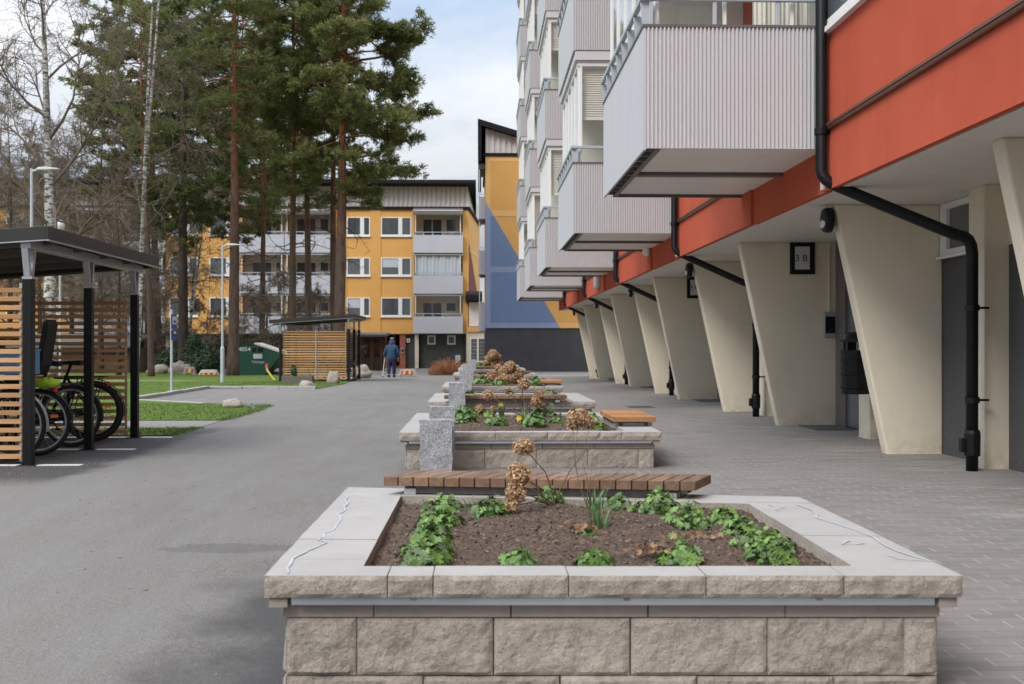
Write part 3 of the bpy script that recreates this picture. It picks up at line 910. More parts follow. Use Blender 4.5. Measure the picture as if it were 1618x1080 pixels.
def clump(name, label, c, r, h, n, ls, seed, group, m='leaf', cat='plant'):
    rs = np.random.RandomState(seed)
    a = rs.uniform(0, 2*np.pi, n); q = np.sqrt(rs.uniform(0, 1, n))
    sx, sy = rs.uniform(.8, 1.2, 2)
    lob = 1+.32*np.sin(a*rs.choice([2, 3])+rs.uniform(0, 6))
    x, y = np.cos(a)*q*r*sx*lob, np.sin(a)*q*r*sy*lob
    z = h*(1-q**2*.7)*rs.uniform(.35, 1.15, n)
    pos = np.stack([x, y, z], 1) + np.array(c)
    nrm = np.stack([x/r*.9+rs.normal(0, .42, n), y/r*.9+rs.normal(0, .42, n)-.15, np.full(n, .8)], 1)
    v, f = instance(LT, LF, pos, nrm, rs.uniform(0, 6.28, n), ls*rs.uniform(.45, 1.3, n))
    root = thing(name, label, cat, c, group)
    np_mesh('foliage', v, f, M[m], root)
    mb = MB()
    for i in range(0, n, 2):
        mb.tube([Vector(c)+Vector((x[i]*.15, y[i]*.15, -.03)), Vector(c)+Vector((x[i]*.6, y[i]*.6, z[i]*.7)), Vector(pos[i])], .0022, 4, False)
    mb.build('stem', M['leaf2'], root)
    return root
G1 = 'leafy green plants in the nearest planter'
SZ = .33
CL = [  # px, py of the clump's middle, radius m, height m, label
 (702,790,.085,.085,'green leafy clump at the far left corner of the nearest bed, by the bench end'),
 (690,812,.10,.09,'green leafy clump second from the back in the row along the left coping'),
 (683,835,.10,.09,'green leafy clump in the middle of the row along the left coping'),
 (672,858,.10,.085,'green leafy clump second from the front in the row along the left coping'),
 (664,884,.085,.07,'green leafy clump at the near left corner of the nearest bed'),
 (774,797,.085,.10,'green leafy clump left of the tall dried flower head, before the bench'),
 (818,868,.045,.05,'small green sprout with brown leaf bits, left of centre in the nearest bed'),
 (822,886,.06,.055,'small green clump at the near edge of the nearest bed, left of its middle'),
 (868,778,.075,.075,'green leafy clump just right of the tall dried flower head, before the bench'),
 (947,884,.058,.05,'low green clump alone at the middle of the near coping'),
 (975,787,.07,.06,'low green clump before the bench, between daffodil leaves and the big clump'),
 (1038,790,.105,.12,'biggest green leafy clump, before the right end of the bench'),
 (1088,812,.115,.115,'broad green leafy clump below the right end of the bench'),
 (1142,808,.085,.075,'green leafy clump farthest back in the row along the right coping'),
 (1172,826,.09,.08,'green leafy clump second from the back in the row along the right coping'),
 (1207,846,.09,.085,'green leafy clump second from the front in the row along the right coping'),
 (1242,878,.095,.08,'green leafy clump at the near right corner of the nearest bed'),
 (1068,846,.075,.035,'low pale green seedlings beside brown litter, right of the bed middle'),
 (1100,882,.085,.075,'green leafy clump at the near coping, right of the bed middle'),
 (1052,872,.038,.04,'tiny green sprout beside the brown dead leaves at the front'),
 (931,838,.035,.04,'tiny round-leaved green sprout left of the daffodil leaves mid bed')]
for i, (px, py, r, h, lb) in enumerate(CL):
    r *= .92; c = onz(px, py+2, SZ+h*.40); c.z = SZ-.022; c.y = max(c.y, 3.955+r*.95)
    clump('leafy_plant', lb, tuple(c), r, h, int(40+r*820), .0245, i+11, G1)
G2 = 'leafy green plants in the farther planters'
CL2 = [
 (733,668,.13,.13,11.4,'tall green leafy clump beside the granite post in the second planter'),
 (731,652,.13,.13,12.5,'green leafy clump behind the taller granite post, back of the second planter'),
 (787,673,.09,.08,11.0,'small green clump left of the near daffodil in the second planter'),
 (846,676,.14,.12,10.8,'broad green leafy clump right of the near daffodil in the second planter'),
 (859,655,.14,.14,12.2,'large green leafy clump at the back of the second planter'),
 (879,673,.06,.05,11.2,'low green clump right of the broad one in the second planter'),
 (933,668,.09,.09,11.4,'green leafy clump under the brown flower head at the right of the second planter'),
 (945,682,.07,.05,10.55,'low green clump at the near right coping of the second planter'),
 (770,656,.08,.08,12.4,'thin green clump below the far daffodil in the second planter'),
 (742,621,.11,.10,17.2,'green leafy clump at the left of the third planter'),
 (866,621,.13,.09,17.4,'green leafy clump at the right of the third planter'),
 (808,622,.13,.07,17.3,'low green clump at the middle of the third planter'),
 (763,603,.17,.16,23.2,'bright green leafy clump at the left of the fourth planter'),
 (788,606,.12,.09,22.6,'thin green clump below the dried hydrangea of the fourth planter'),
 (846,606,.2,.13,23.0,'spreading green leafy clump at the right of the fourth planter'),
 (768,577,.25,.13,41.0,'low green growth in the sixth planter, left of its dried hydrangea'),
 (760,569,.25,.13,46.6,'low green growth in the farthest planter')]
for i, (px, py, r, h, y, lb) in enumerate(CL2):
    c = (wx(px, y), y, SZ-.012)
    clump('leafy_plant', lb, c, r, h, int(24+r*330), .042 if y < 20 else .07, i+61, G2)

def blades(name, label, c, n, h, seed, flowers=(), cat='plant', spread=.05, group=None):
    rs = random.Random(seed); root = thing(name, label, cat, c, group); mb = MB()
    c = Vector(c)
    for _ in range(n):
        a = rs.uniform(0, 6.28); L = h*rs.uniform(.55, 1.1); lean = rs.uniform(.1, .7)
        b = c + Vector((math.cos(a), math.sin(a), 0))*rs.uniform(0, spread)
        d = Vector((math.cos(a), math.sin(a), 0)); s = Vector((-d.y, d.x, 0))*rs.uniform(.004, .007)
        pts = []
        for k in range(5):
            u = k/4; pts.append(b + d*lean*L*u*u*.8 + Vector((0, 0, L*(u-.25*lean*u*u))))
        vs = []; fs = []
        for k, p in enumerate(pts):
            w = 1-.85*(k/4)**2; vs += [p-s*w, p+s*w]
        for k in range(4): fs.append((2*k, 2*k+1, 2*k+3, 2*k+2))
        mb.add(vs, fs)
    mb.build('leaves', M['leaf2'], root)
    for fx, fy, fz in flowers:
        p = Vector((fx, fy, fz))
        MB().tube([c, (c+p)/2+Vector((.01, 0, .02)), p], .003, 5).build('stalk', M['leaf2'], root)
        fl = MB()
        for k in range(6):
            a = k*math.pi/3; u = Vector((math.cos(a), -.2, math.sin(a))); s = Vector((-math.sin(a), 0, math.cos(a)))
            fl.add([p, p+u*.018+s*.010, p+u*.034, p+u*.018-s*.010], [(0,1,2,3)])
        fl.lathe([(.006, 0), (.010, .010), (.014, .018)], (0,0,0), 10)
        k0 = len(fl.v)-30
        for i in range(k0, len(fl.v)):
            q = fl.v[i]; fl.v[i] = (p.x+q[0], p.y-q[2]-.002, p.z+q[1])
        fl.build('flower', M['flower'], root)
    return root
for i, (px, py, n, h, lb) in enumerate(((940,806,16,.12,'narrow daffodil leaves standing before the bench at the bed centre'),
        (948,835,14,.11,'spray of narrow daffodil leaves in the middle of the nearest bed'),
        (750,806,9,.08,'thin grassy shoots between the left row and the second clump'),
        (778,818,10,.07,'short grassy shoots left of the tall dried flower head'),
        (752,822,7,.05,'few short grass shoots in bare soil, left of the bed centre'))):
    c = onz(px, py, SZ-.005); blades('daffodil_shoots', lb, tuple(c), n, h, i+3, group='shoots without flowers in the nearest planter')
for (px, py, bx, Y, lb) in ((790.8, 640, 793, 12.3, 'daffodil with one yellow flower at the back of the second planter'), (820, 661, 826, 11.0, 'daffodil with one yellow flower nearer the coping of the second planter')):
    p = at(px, py, Y); blades('daffodil', lb, (wx(bx, Y), Y+.05, SZ-.01), 14, .19, int(px), [tuple(p)], 'flower', .06)

def flower_head(mb_v, mb_f, c, r, n, ps, rs, sq=(1,1,1)):
    d = rs.normal(0, 1, (n, 3)); d /= np.linalg.norm(d, axis=1)[:, None]
    pos = np.array(c) + d*np.array(sq)*(r*rs.uniform(.35, 1.08, n))[:, None]
    tp = np.array([(-.9,-.7,.1),(.9,-.6,-.1),(1,.8,.2),(-.7,.9,-.05)]); tf = np.array([(0,1,2,3)])
    v, f = instance(tp, tf, pos, d+rs.normal(0, .7, (n, 3)), rs.uniform(0, 6.28, n), ps*rs.uniform(.6, 1.2, n))
    o = sum(len(a) for a in mb_v)
    mb_v.append(v); mb_f.append(f+o)
def hydrangea(label, base, heads, seed, ps=.011, n=260, group=None, sr=.0035):
    """heads: (point, radius, squash)"""
    rs = np.random.RandomState(seed); root = thing('dried_hydrangea', label, 'plant', base, group)
    base = Vector(base); st = MB()
    for p, r, sq in heads:
        p = Vector(p); m = base.lerp(p, .5) + Vector((rs.uniform(-.04, .04), rs.uniform(-.04, .04), .02))
        st.tube([base+Vector((rs.uniform(-.02,.02), 0, 0)), base.lerp(m, .5)+Vector((rs.uniform(-.02,.02), 0, .01)), m, p], [sr, sr, sr*.8, sr*.7], 5)
    for _ in range(4):
        e = base + Vector((rs.uniform(-.18, .18), rs.uniform(-.12, .12), rs.uniform(.10, .28)))
        st.tube([base, base.lerp(e, .5)+Vector((0, 0, .03)), e], [sr*.8, sr*.7, sr*.4], 4)
    st.build('stems', M['drystem'], root)
    for p, r, sq in heads:
        V_, F_ = [], []; flower_head(V_, F_, p, r, max(30, int(n*(r/.06)**2)), ps, rs, sq)
        np_mesh('flower_head', np.concatenate(V_), np.concatenate(F_), M['drypetal'], root)
    return root
def H(px, py, Y, r, sq=(1,1,1)): return (tuple(at(px, py, Y)), r, sq)
HB = onz(872, 800, SZ); Yb = HB.y
hydrangea('tall dried brown hydrangea with stacked heads, bent to the left in the nearest planter', tuple(HB),
          [H(827,706,Yb-.12,.050,(1.05,.9,.7)), H(820,750,Yb-.2,.056,(1,1,1.05)), H(815,778,Yb-.22,.048,(1,1,1.1)), H(806,800,Yb-.25,.034,(1,1,.9))], 4, .0062, 950)
HB2 = onz(930, 806, SZ)
hydrangea('thin dried hydrangea stem with one brown head leaning right over the second planter', tuple(HB2),
          [H(914,660,HB2.y+.1,.056,(1.0,.9,.85)), H(905,671,HB2.y+.12,.026), H(932,667,HB2.y+.1,.03)], 9, .0065, 900, None, .0018)
# brown dead leaves on the soil
def litter(label, px, py, r, n, seed):
    c = onz(px, py, SZ+.01); rs = np.random.RandomState(seed)
    pos = np.array(c) + np.stack([rs.normal(0, r, n), rs.normal(0, r*.6, n), np.abs(rs.normal(0, .012, n))], 1)
    v, f = instance(LT, LF, pos, np.stack([rs.normal(0, .7, n), rs.normal(0, .7, n)-.3, np.ones(n)], 1), rs.uniform(0, 6, n), rs.uniform(.010, .020, n))
    o = np_mesh('dead_leaves', v, f, M['deadleaf'], None, tuple(c)); o['label'] = label; o['category'] = 'dead leaves'
litter('heap of brown dead leaves beside the tiny sprout near the front coping', 1030, 871, .05, 60, 1)
litter('crumpled brown dead leaves left of the daffodil leaves mid bed', 915, 838, .035, 45, 2)
litter('brown dead leaves beside the pale seedlings right of the bed middle', 1098, 850, .05, 40, 3)
def hy_far(label, base, Y, hs, seed, r0, ps, n):
    hydrangea(label, (wx(base, Y), Y, SZ), [H(px, py, Y+random.uniform(-.3, .3), r0*k) for px, py, k in hs], seed, ps, n, 'dried hydrangeas in the farther planters', .006)
hy_far('dried brown hydrangea with spread heads in the second planter, daffodils beside it', 832, 12.2,
       [(827,606,1.0),(852,625,.9),(846,634,.8),(771,624,.85),(757,645,.65),(778,648,.7),(857,640,.5),(802,616,.5)], 21, .068, .0085, 620)
hy_far('dense dried brown hydrangea thicket in the fourth planter', 800, 23.0,
       [(797,588,1.1),(779,593,1.0),(806,579,1.0),(772,597,.8),(818,590,1.0),(788,603,.8),(823,603,.9),(795,600,1.0),(810,598,1.),(806,612,.7),(828,613,.6),(787,580,.6)], 22, .115, .013, 560)
hy_far('tall dried brown hydrangea in the sixth planter, before the gable base', 780, 40.5,
       [(779,560,1.1),(773,567,1.),(786,566,1.),(780,574,1.1),(768,573,.7),(790,574,.7)], 23, .16, .02, 500)
# ---------------------------------------------------------------- the apartment block on the right
XF, XR, XB = 3.16, 3.195, 14.0        # facade, recessed facade behind balconies, back
ZS, PER, NB = 2.54, 7.70, 5          # soffit, bay length, bays in view
YE = 44.6                            # far end of the block
FL = 2.90                            # storey
TOPZ = 17.6
blk = thing('apartment_block', 'long apartment block with red band, stacked grey corrugated balconies and slanted cream fins', 'building', (XF, 20, 0))
rec = [(10.36+PER*k, 13.15+PER*k) for k in range(-2, NB)]
def facade():
    prot, recs, ledge, trim, backw = MB(), MB(), MB(), MB(), MB()
    y = -9.0
    for a, b in rec + [(YE, YE)]:
        if a > y:
            prot.box(XF, XB, y, min(a, YE), ZS, TOPZ); prot.box(XF, XF+.05, y, min(a, YE), ZS-.036, ZS-.0005)
            if a < YE or True:
                ledge = MB(); ledge.tube([(XF-.018, y+.02, 3.05), (XF-.018, a-.06, 3.05)], .022, 8)
                ledge.box(XF-.045, XF-.002, y+.02, a-.05, 3.062, 3.085); ledge.build('drip_ledge', M['brown_metal'], blk)
                trim.box(XF-.022, XF+.05, a-.045, a+.012, ZS-.02, 3.92)
        if b > a:
            recs.box(XR, XB, a, b, ZS, 2.93); recs.box(XR, XR+.05, a, b, ZS-.036, ZS-.0005); backw.box(XR, XB, a, b, 2.932, TOPZ)
        y = b
    prot.build_each('upper_wall', M['red'], blk); recs.build_each('lower_band', M['red'], blk)
    backw.build_each('balcony_back_wall', M['beige'], blk)
    trim.build_each('corner_trim', M['white'], blk)
    MB().box(XF-.4, XB, -9.2, YE+.3, TOPZ, TOPZ+.5).build('roof', M['roofblack'], blk)
    # soffit boards
    s = MB()
    yy = -9.0
    while yy < YE:
        s.box(XR+.052, 5.4, yy+.004, min(yy+1.2, YE)-.004, ZS-.03, ZS-.002); yy += 1.2
    s.build('soffit', M['soffit'], blk)
    g = MB(); cr = MB(); dk = MB()
    g.box(5.06, 5.4, -9, YE, -.3, ZS-.03)
    for k in range(-2, NB):
        o = PER*k
        cr.box(4.97, 5.055, 13.3+o, 15.5+o, -.3, ZS-.03)            # entrance recess wall
        g.box(4.66, 5.055, 7.9+o, 11.3+o, -.3, 1.98)                 # pebble-grey wall
        cr.box(4.665, 5.055, 7.9+o, 9.95+o, 1.982, ZS-.03)
        cr.box(4.64, 5.055, 11.45+o, 13.0+o, -.3, ZS-.03)
    g.build_each('pebbledash_wall', M['greystucco'], blk); cr.build_each('ground_floor_wall', M['cream'], blk)
    for k in range(-1, NB):
        o = PER*k
        # high window over the grey wall
        w = MB(); y0, y1, z0, z1 = 10.3+o, 11.28+o, 1.985, ZS-.035
        for a, b, c, d in ((y0, y1, z0, z0+.06), (y0, y1, z1-.06, z1), (y0, y0+.06, z0+.06, z1-.06), (y1-.14, y1, z0+.06, z1-.06)):
            w.box(4.62, 4.70, a, b, c, d)
        w.box(4.585, 4.63, y0-.02, y1+.02, z0-.03, z0-.004)
        wo = w.build('window', M['white'], blk, bevel=.004)
        MB().box(4.66, 4.675, y0+.06, y1-.14, z0+.06, z1-.06).build('pane', M['winglass'], wo)
        # entrance door: grey frame post and leaf, mat before it
        d = MB(); d.box(4.87, 4.965, 13.50+o, 13.62+o, 0.0, 2.2); d.box(4.87, 4.965, 15.0+o, 15.4+o, 0.0, ZS-.04); d.box(4.87, 4.965, 13.62+o, 15.0+o, 2.1, 2.2)
        df = d.build('entrance_door', M['darkgrey_metal'], blk)
        MB().box(4.90, 4.94, 13.62+o, 15.0+o, 0.03, 2.1).build('pane', M['winglass'], df)
        MB().box(4.83, 4.86, 13.80+o, 13.83+o, .7, 1.4).build('handle', M['steel'], df)
        if k < 4: MB().box(4.35, 4.86, 14.55+o, 15.38+o, .008, .018).build('door_mat', M['greystucco'], blk)
        wt = MB(); y0, y1 = 14.6+o, 17.98+o
        for j in range(5):
            z0, z1 = 3.95+j*FL, 5.45+j*FL
            if k >= 0 and j: pass
            for a, b, c, d_ in ((y0, y1, z0, z0+.07), (y0, y1, z1-.07, z1), (y0, y0+.07, z0+.07, z1-.07), (y1-.07, y1, z0+.07, z1-.07), ((y0+y1)/2-.04, (y0+y1)/2+.04, z0+.07, z1-.07)):
                wt.box(XF-.03, XF-.001, a, b, c, d_)
            wt.box(XF-.06, XF-.001, y0-.04, y1+.04, z0-.05, z0-.002)
        wo = wt.build('window', M['white'], blk)
        gp = MB()
        for j in range(5): gp.box(XF-.014, XF-.003, y0+.07, y1-.07, 4.02+j*FL, 5.38+j*FL)
        gp.build('pane', M['winglass'], wo)
facade()

# slanted cream fins and straight piers
FINS = [(7.66, 0), (11.30, 1), (15.46, 0), (18.85, 1), (23.15, 0), (26.15, 1), (30.6, 0), (33.8, 1), (38.6, 0), (41.7, 1)]
for i, (y, wl) in enumerate(FINS):
    xb, xt = 4.10, 3.56
    x2 = 4.66 if wl else 4.98
    fin = MB(); th = .17
    fin.prism([(xb, -.3), (x2, -.3), (x2, ZS-.028), (xt, ZS-.028), (xb-.004, .0)], 'y', y, y+th)
    f = fin.build('slanted_fin', M['cream'], blk, bevel=.02)
    if wl:
        l = MB()                                                     # round black lamp on the upper edge of the fin
        lx, lz = xt-.07, 2.36
        prof = [(.02, 0), (.125, .005), (.13, .05), (.115, .085), (.05, .10)]
        c0 = len(l.v); l.lathe(prof, (0,0,0), 18)
        l.v = [(lx - v[2] + .07, y+.09+v[0], lz+v[1]) for v in l.v]
        lm = l.build('wall_lamp', M['black'], f, smooth=False)
        b = MB(); b.lathe([(.09, 0), (.085, .012), (.03, .02)], (0,0,0), 14)
        b.v = [(lx - v[2] - .015, y+.09+v[0]*.9, lz-.035+v[1]*.55) for v in b.v]
        b.build('lens', M['offwhite'], lm)
for k in range(-1, NB):
    o = PER*k
    MB().box(4.44, 4.72, 9.88+o, 10.20+o, -.3, ZS-.029).build('pier', M['cream'], blk, bevel=.01)
    MB().box(4.54, 4.76, 13.10+o, 13.48+o, -.3, ZS-.029).build('pier', M['cream'], blk, bevel=.01)

# downpipes
def downpipe(o, first=False, end=False):
    y0, y1 = 10.17+o, 9.76+o
    x0, x1 = XF-.075, 4.28
    if end: y1 = y0; x1 = 3.9
    pts = [(x0, y0, TOPZ), (x0, y0, 2.66)]
    for a in range(1, 5):
        u = a/5; pts.append((x0 + .22*u*u, y0-.05*u, 2.66-.20*u+.03*u*u))
    ex, ez = x1-.13, 2.05
    pts.append((ex-.1, y1+.03, ez+.045))
    for a in range(0, 5):
        u = a/4; pts.append((ex + .13*(1-(1-u)**2), y1, ez - .16*u*u))
    pts.append((x1, y1, 0.0))
    pp = MB(); pp.tube(pts, .052, 14)
    p = pp.build('downpipe', M['black'], blk, smooth=True)
    for z in (3.02, 4.9, 7.8): c = MB(); c.lathe([(.06, -.03), (.063, -.03), (.063, .03), (.06, .03)], (x0, y0, z), 14); c.box(x0+.05, x0+.09, y0-.012, y0+.012, z-.012, z+.012); c.build('pipe_clamp', M['black'], p)
    for z in (1.42, .62): c = MB(); c.lathe([(.06, -.025), (.063, -.025), (.063, .025), (.06, .025)], (x1, y1, z), 14); c.box(x1+.05, x1+.15, y1-.006, y1+.02, z-.01, z+.01); c.build('pipe_clamp', M['black'], p)
    s = MB(); s.lathe([(.055, .13), (.068, .14), (.070, .33), (.062, .36), (.055, .365)], (x1, y1, 0), 14); s.box(x1-.105, x1-.06, y1-.035, y1+.035, .17, .29)
    s.build('leaf_trap', M['black'], p, bevel=.006)
for k in range(NB): downpipe(PER*k, k == 0)

# entrance number signs, intercom, alarm bell and vent
def number_sign(y, txt):
    x0, x1 = wx(1248, 15.45), wx(1287, 15.45); z0, z1 = at(1248, 433, 15.45).z, at(1248, 382, 15.45).z
    s = MB(); s.box(x0, x1, y-.035, y-.002, z0, z1)
    so = s.build('number_sign', M['black'], blk, bevel=.006)
    MB().box(x0+.065, x1-.075, y-.041, y-.033, z0+.065, z1-.065).build('sign_face', M['paper'], so)
    text_mesh('number', txt, .13, M['black'], so, Vector(((x0+x1)/2-.02, y-.043, (z0+z1)/2-.005)))
number_sign(15.46, '3 B')
number_sign(23.15, '3 C')
def intercom(y):
    p = at(1310.5, 513, 15.45)
    s = MB().box(p.x-.085, p.x+.085, y-.05, y-.002, p.z-.175, p.z+.175).build('intercom', M['steel'], blk, bevel=.008)
    MB().box(p.x-.066, p.x+.066, y-.056, y-.048, p.z-.115, p.z+.115).build('screen', M['black'], s)
    MB().box(p.x-.012, p.x+.012, y-.058, y-.054, p.z-.09, p.z-.075).build('button', M['blue_sign'], s)
    MB().box(p.x-.014, p.x+.010, y-.022, y-.002, p.z+.176, ZS-.03).build('conduit', M['cream'], s)
intercom(15.46); intercom(23.15)
bp = at(990, 418, 20.0)
b = MB(); b.lathe([(.02, 0), (.10, .01), (.11, .05), (.08, .10), (.02, .12)], (0,0,0), 14)
b.v = [(XF-.002-v[2], 21.0+v[0], 2.86+v[1]) for v in b.v]
b.build('alarm_bell', M['white'], blk)
MB().box(XF-.12, XF-.002, 29.4, 30.1, 2.62, 2.98).build('vent_cover', M['panel'], blk, bevel=.04)

# balconies: one is modelled, the others are copies with copies of its pieces
BX, BY0, BY1, BZ = 1.51, 10.30, 13.62, 2.885
def corr_sheet(mb, a0, a1, z0, z1, y, pitch=.0365, h=.021):
    """ribs standing up, facing the street"""
    n = int((a1-a0)/pitch); p = (a1-a0)/n; xs = []
    for i in range(n):
        for u, q in ((0, 0), (.26, 0), (.40, 1), (.72, 1), (.86, 0)): xs.append((a0+(i+u)*p, y - q*h))
    xs.append((a1, y))
    vs = []
    for x, yy in xs: vs += [(x, yy, z0), (x, yy, z1)]
    mb.add(vs, [(2*i, 2*i+2, 2*i+3, 2*i+1) for i in range(len(xs)-1)])
def balcony():
    s = MB(); s.box(BX+.06, XR+.02, BY0+.06, BY1-.02, BZ+.045, BZ+.20)
    b = s.build('balcony', M['offwhite'], blk)
    e = MB(); corr_sheet(e, BX+.012, XF-.02, BZ, BZ+1.10, BY0+.012)
    e.box(BX+.012, XF-.02, BY0+.014, BY0+.045, BZ+.002, BZ+1.10)
    for i in range(12):
        xx = BX+.12+i*.146
        e.lathe([(.006, 0), (.006, .004)], (0,0,0), 6)
        k = len(e.v)-12
        for j in range(k, len(e.v)):
            v = e.v[j]; e.v[j] = (xx+v[0], BY0-.001-v[2], BZ+.19+v[1])
    e.build('end_panel', M['corr'], b)
    p = MB()
    for i in range(4):
        y0 = BY0+.0+i*(BY1-BY0)/4; p.box(BX-.012, BX+.010, y0+(.0 if i == 0 else .0015), y0+(BY1-BY0)/4-.0015, BZ-.015, BZ+1.10)
    p.build('side_panel', M['panel'], b)
    c = MB(); c.box(BX-.022, BX+.03, BY0-.012, BY1, BZ+1.101, BZ+1.125); c.box(BX+.032, XF-.02, BY0-.012, BY0+.05, BZ+1.101, BZ+1.125)
    c.build('capping', M['darkgrey_metal'], b)
    r = MB(); zt = BZ+1.36
    r.box(BX-.045, BX+.0, BY0-.02, BY1, zt-.02, zt+.022)
    r.box(BX+.0, XF-.02, BY0-.02, BY0+.025, zt-.02, zt+.02)
    n = 8
    for i in range(n):
        y = BY0+.02+(BY1-BY0-.06)*i/(n-1)
        r.prism([(BX-.018, BZ+1.126), (BX+.14, BZ+1.126), (BX+.055, zt-.021), (BX-.038, zt-.021)], 'y', y, y+.028)
    for x in (BX+.04, BX+.62, BX+1.2): r.box(x, x+.035, BY0-.008, BY0+.018, BZ+1.126, zt-.021)
    r.build('railing', M['lamp'], b, bevel=.003)
    g = MB(); gx, gy = BX+.085, BY0+.075; z0, z1 = BZ+1.126, BZ+2.66
    for i in range(6):
        y = gy+(BY1-gy-.05)*i/5; g.box(gx-.02, gx+.02, y, y+.03, z0, z1)
    for x in (gx+.0, gx+.62, gx+1.24): g.box(x+.021, x+.052, gy-.02, gy+.012, z0, z1)
    g.box(gx-.022, gx+.022, gy-.022, BY1, z1, z1+.05); g.box(gx+.022, XF-.02, gy-.022, gy+.022, z1, z1+.05)
    g.build('glazing_frame', M['white'], b)
    q = MB(); q.add([(gx, gy+.012, z0), (gx, BY1-.01, z0), (gx, BY1-.01, z1), (gx, gy+.012, z1)], [(0,3,2,1)]); q.add([(gx+.05, gy, z0), (XF-.03, gy, z0), (XF-.03, gy, z1), (gx+.05, gy, z1)], [(0,1,2,3)])
    q.build('glass', M['glass'], b)
    k = MB(); k.box(BX+.055, XF-.02, BY0+.045, BY1-.02, z1+.052, z1+.085); k.box(BX+.02, XF-.02, BY0+.01, BY1, z1+.087, BZ+FL-.012)
    k.build('cornice', M['corr'], b)
    MB().box(BX+.17, XR, BY1-.10, BY1-.03, BZ+.20, BZ+2.72).build('far_wall', M['beige'], b)
    u = MB()                                                         # ribbed sheet underneath, a dark beam across it
    for ya, yb in ((BY0+.05, BY0+1.55), (BY0+1.70, BY1-.05)):
        n = int((yb-ya)/.05); pt = (yb-ya)/n; ys = []
        for i in range(n):
            for uu, qq in ((0, 0), (.3, 0), (.42, 1), (.78, 1)): ys.append((ya+(i+uu)*pt, BZ+.035-qq*.012))
        vs = []
        for y, z in ys: vs += [(BX+.16, y, z), (XR, y, z)]
        u.add(vs, [(2*i, 2*i+1, 2*i+3, 2*i+2) for i in range(len(ys)-1)])
    u.build('underside', M['soffit2'], b)
    d = MB(); d.box(BX+.13, XR, BY0+1.56, BY0+1.69, BZ-.01, BZ+.04); d.box(BX+.10, BX+.15, BY0+.05, BY1-.02, BZ-.006, BZ+.04)
    n = 11
    for i in range(n):
        y = BY0+.12+(BY1-BY0-.3)*i/(n-1); d.box(BX+.012, BX+.099, y, y+.035, BZ+.0, BZ+.04)
    d.box(BX+.1, XR, BY1-.019, BY1, BZ-.01, BZ+.045)
    d.build('support_beam', M['darkgrey_metal'], b)
    return b
b0 = balcony()
def blind(parent, drop):
    m = MB(); z1 = BZ+2.64; n = int(drop/.036)
    for i in range(n):
        z = z1-i*.036
        m.add([(BX+.12, BY0+.135, z-.031), (XF-.06, BY0+.135, z-.031), (XF-.06, BY0+.158, z), (BX+.12, BY0+.158, z)], [(0,1,2,3)])
    m.box(BX+.12, XF-.06, BY0+.13, BY0+.17, z1-n*.036-.03, z1-n*.036)
    return m.build('blind', M['blind'], parent)
BALC = {}
for k in range(NB):
    for f in range(5):
        if k == 0 and f == 0: q = b0
        else: q = dup_part(b0, (0, PER*k, FL*f))
        BALC[(k, f)] = q
for (k, f), dr in (((1, 0), .82), ((2, 0), .98), ((2, 1), .6), ((1, 1), .7), ((3, 1), .5), ((2, 2), .9), ((3, 2), .4)):
    blind(BALC[(k, f)], dr)
MB().lathe([(.02, 0), (.09, .02), (.11, .1), (.05, .2)], (1.95, BY0+.35, BZ+1.2), 12).build('ornament', M['white'], BALC[(2, 0)])

def net_curtain(parent, x0, x1):
    c = MB(); n = 46; vs = []
    for i in range(n+1):
        x = x0+(x1-x0)*i/n; y = BY0+.24+.022*math.sin(i*1.7)+.015*math.sin(i*.53); vs += [(x, y, BZ+.35), (x, y, BZ+2.62)]
    c.add(vs, [(2*i, 2*i+2, 2*i+3, 2*i+1) for i in range(n)])
    c.build('curtain', M['blind'], parent, smooth=True)
net_curtain(BALC[(0, 0)], 2.55, 3.08)
for kf in ((3, 0), (1, 2), (2, 3), (4, 1)): net_curtain(BALC[kf], BX+.12, BX+.75)
for kf, dy in (((0, 0), 1.5), ((1, 0), .9), ((2, 1), 1.2)):
    t_ = MB(); t_.lathe([(.10, 0), (.13, .22), (.12, .22)], (2.2, BY0+dy, BZ+.95), 12); t_.box(1.95, 2.6, BY0+dy-.2, BY0+dy+.2, BZ+.92, BZ+.948); t_.box(2.24, 2.30, BY0+dy-.03, BY0+dy+.03, BZ+.2, BZ+.919)
    t_.build('balcony_table', M['offwhite'], BALC[kf], bevel=.004)
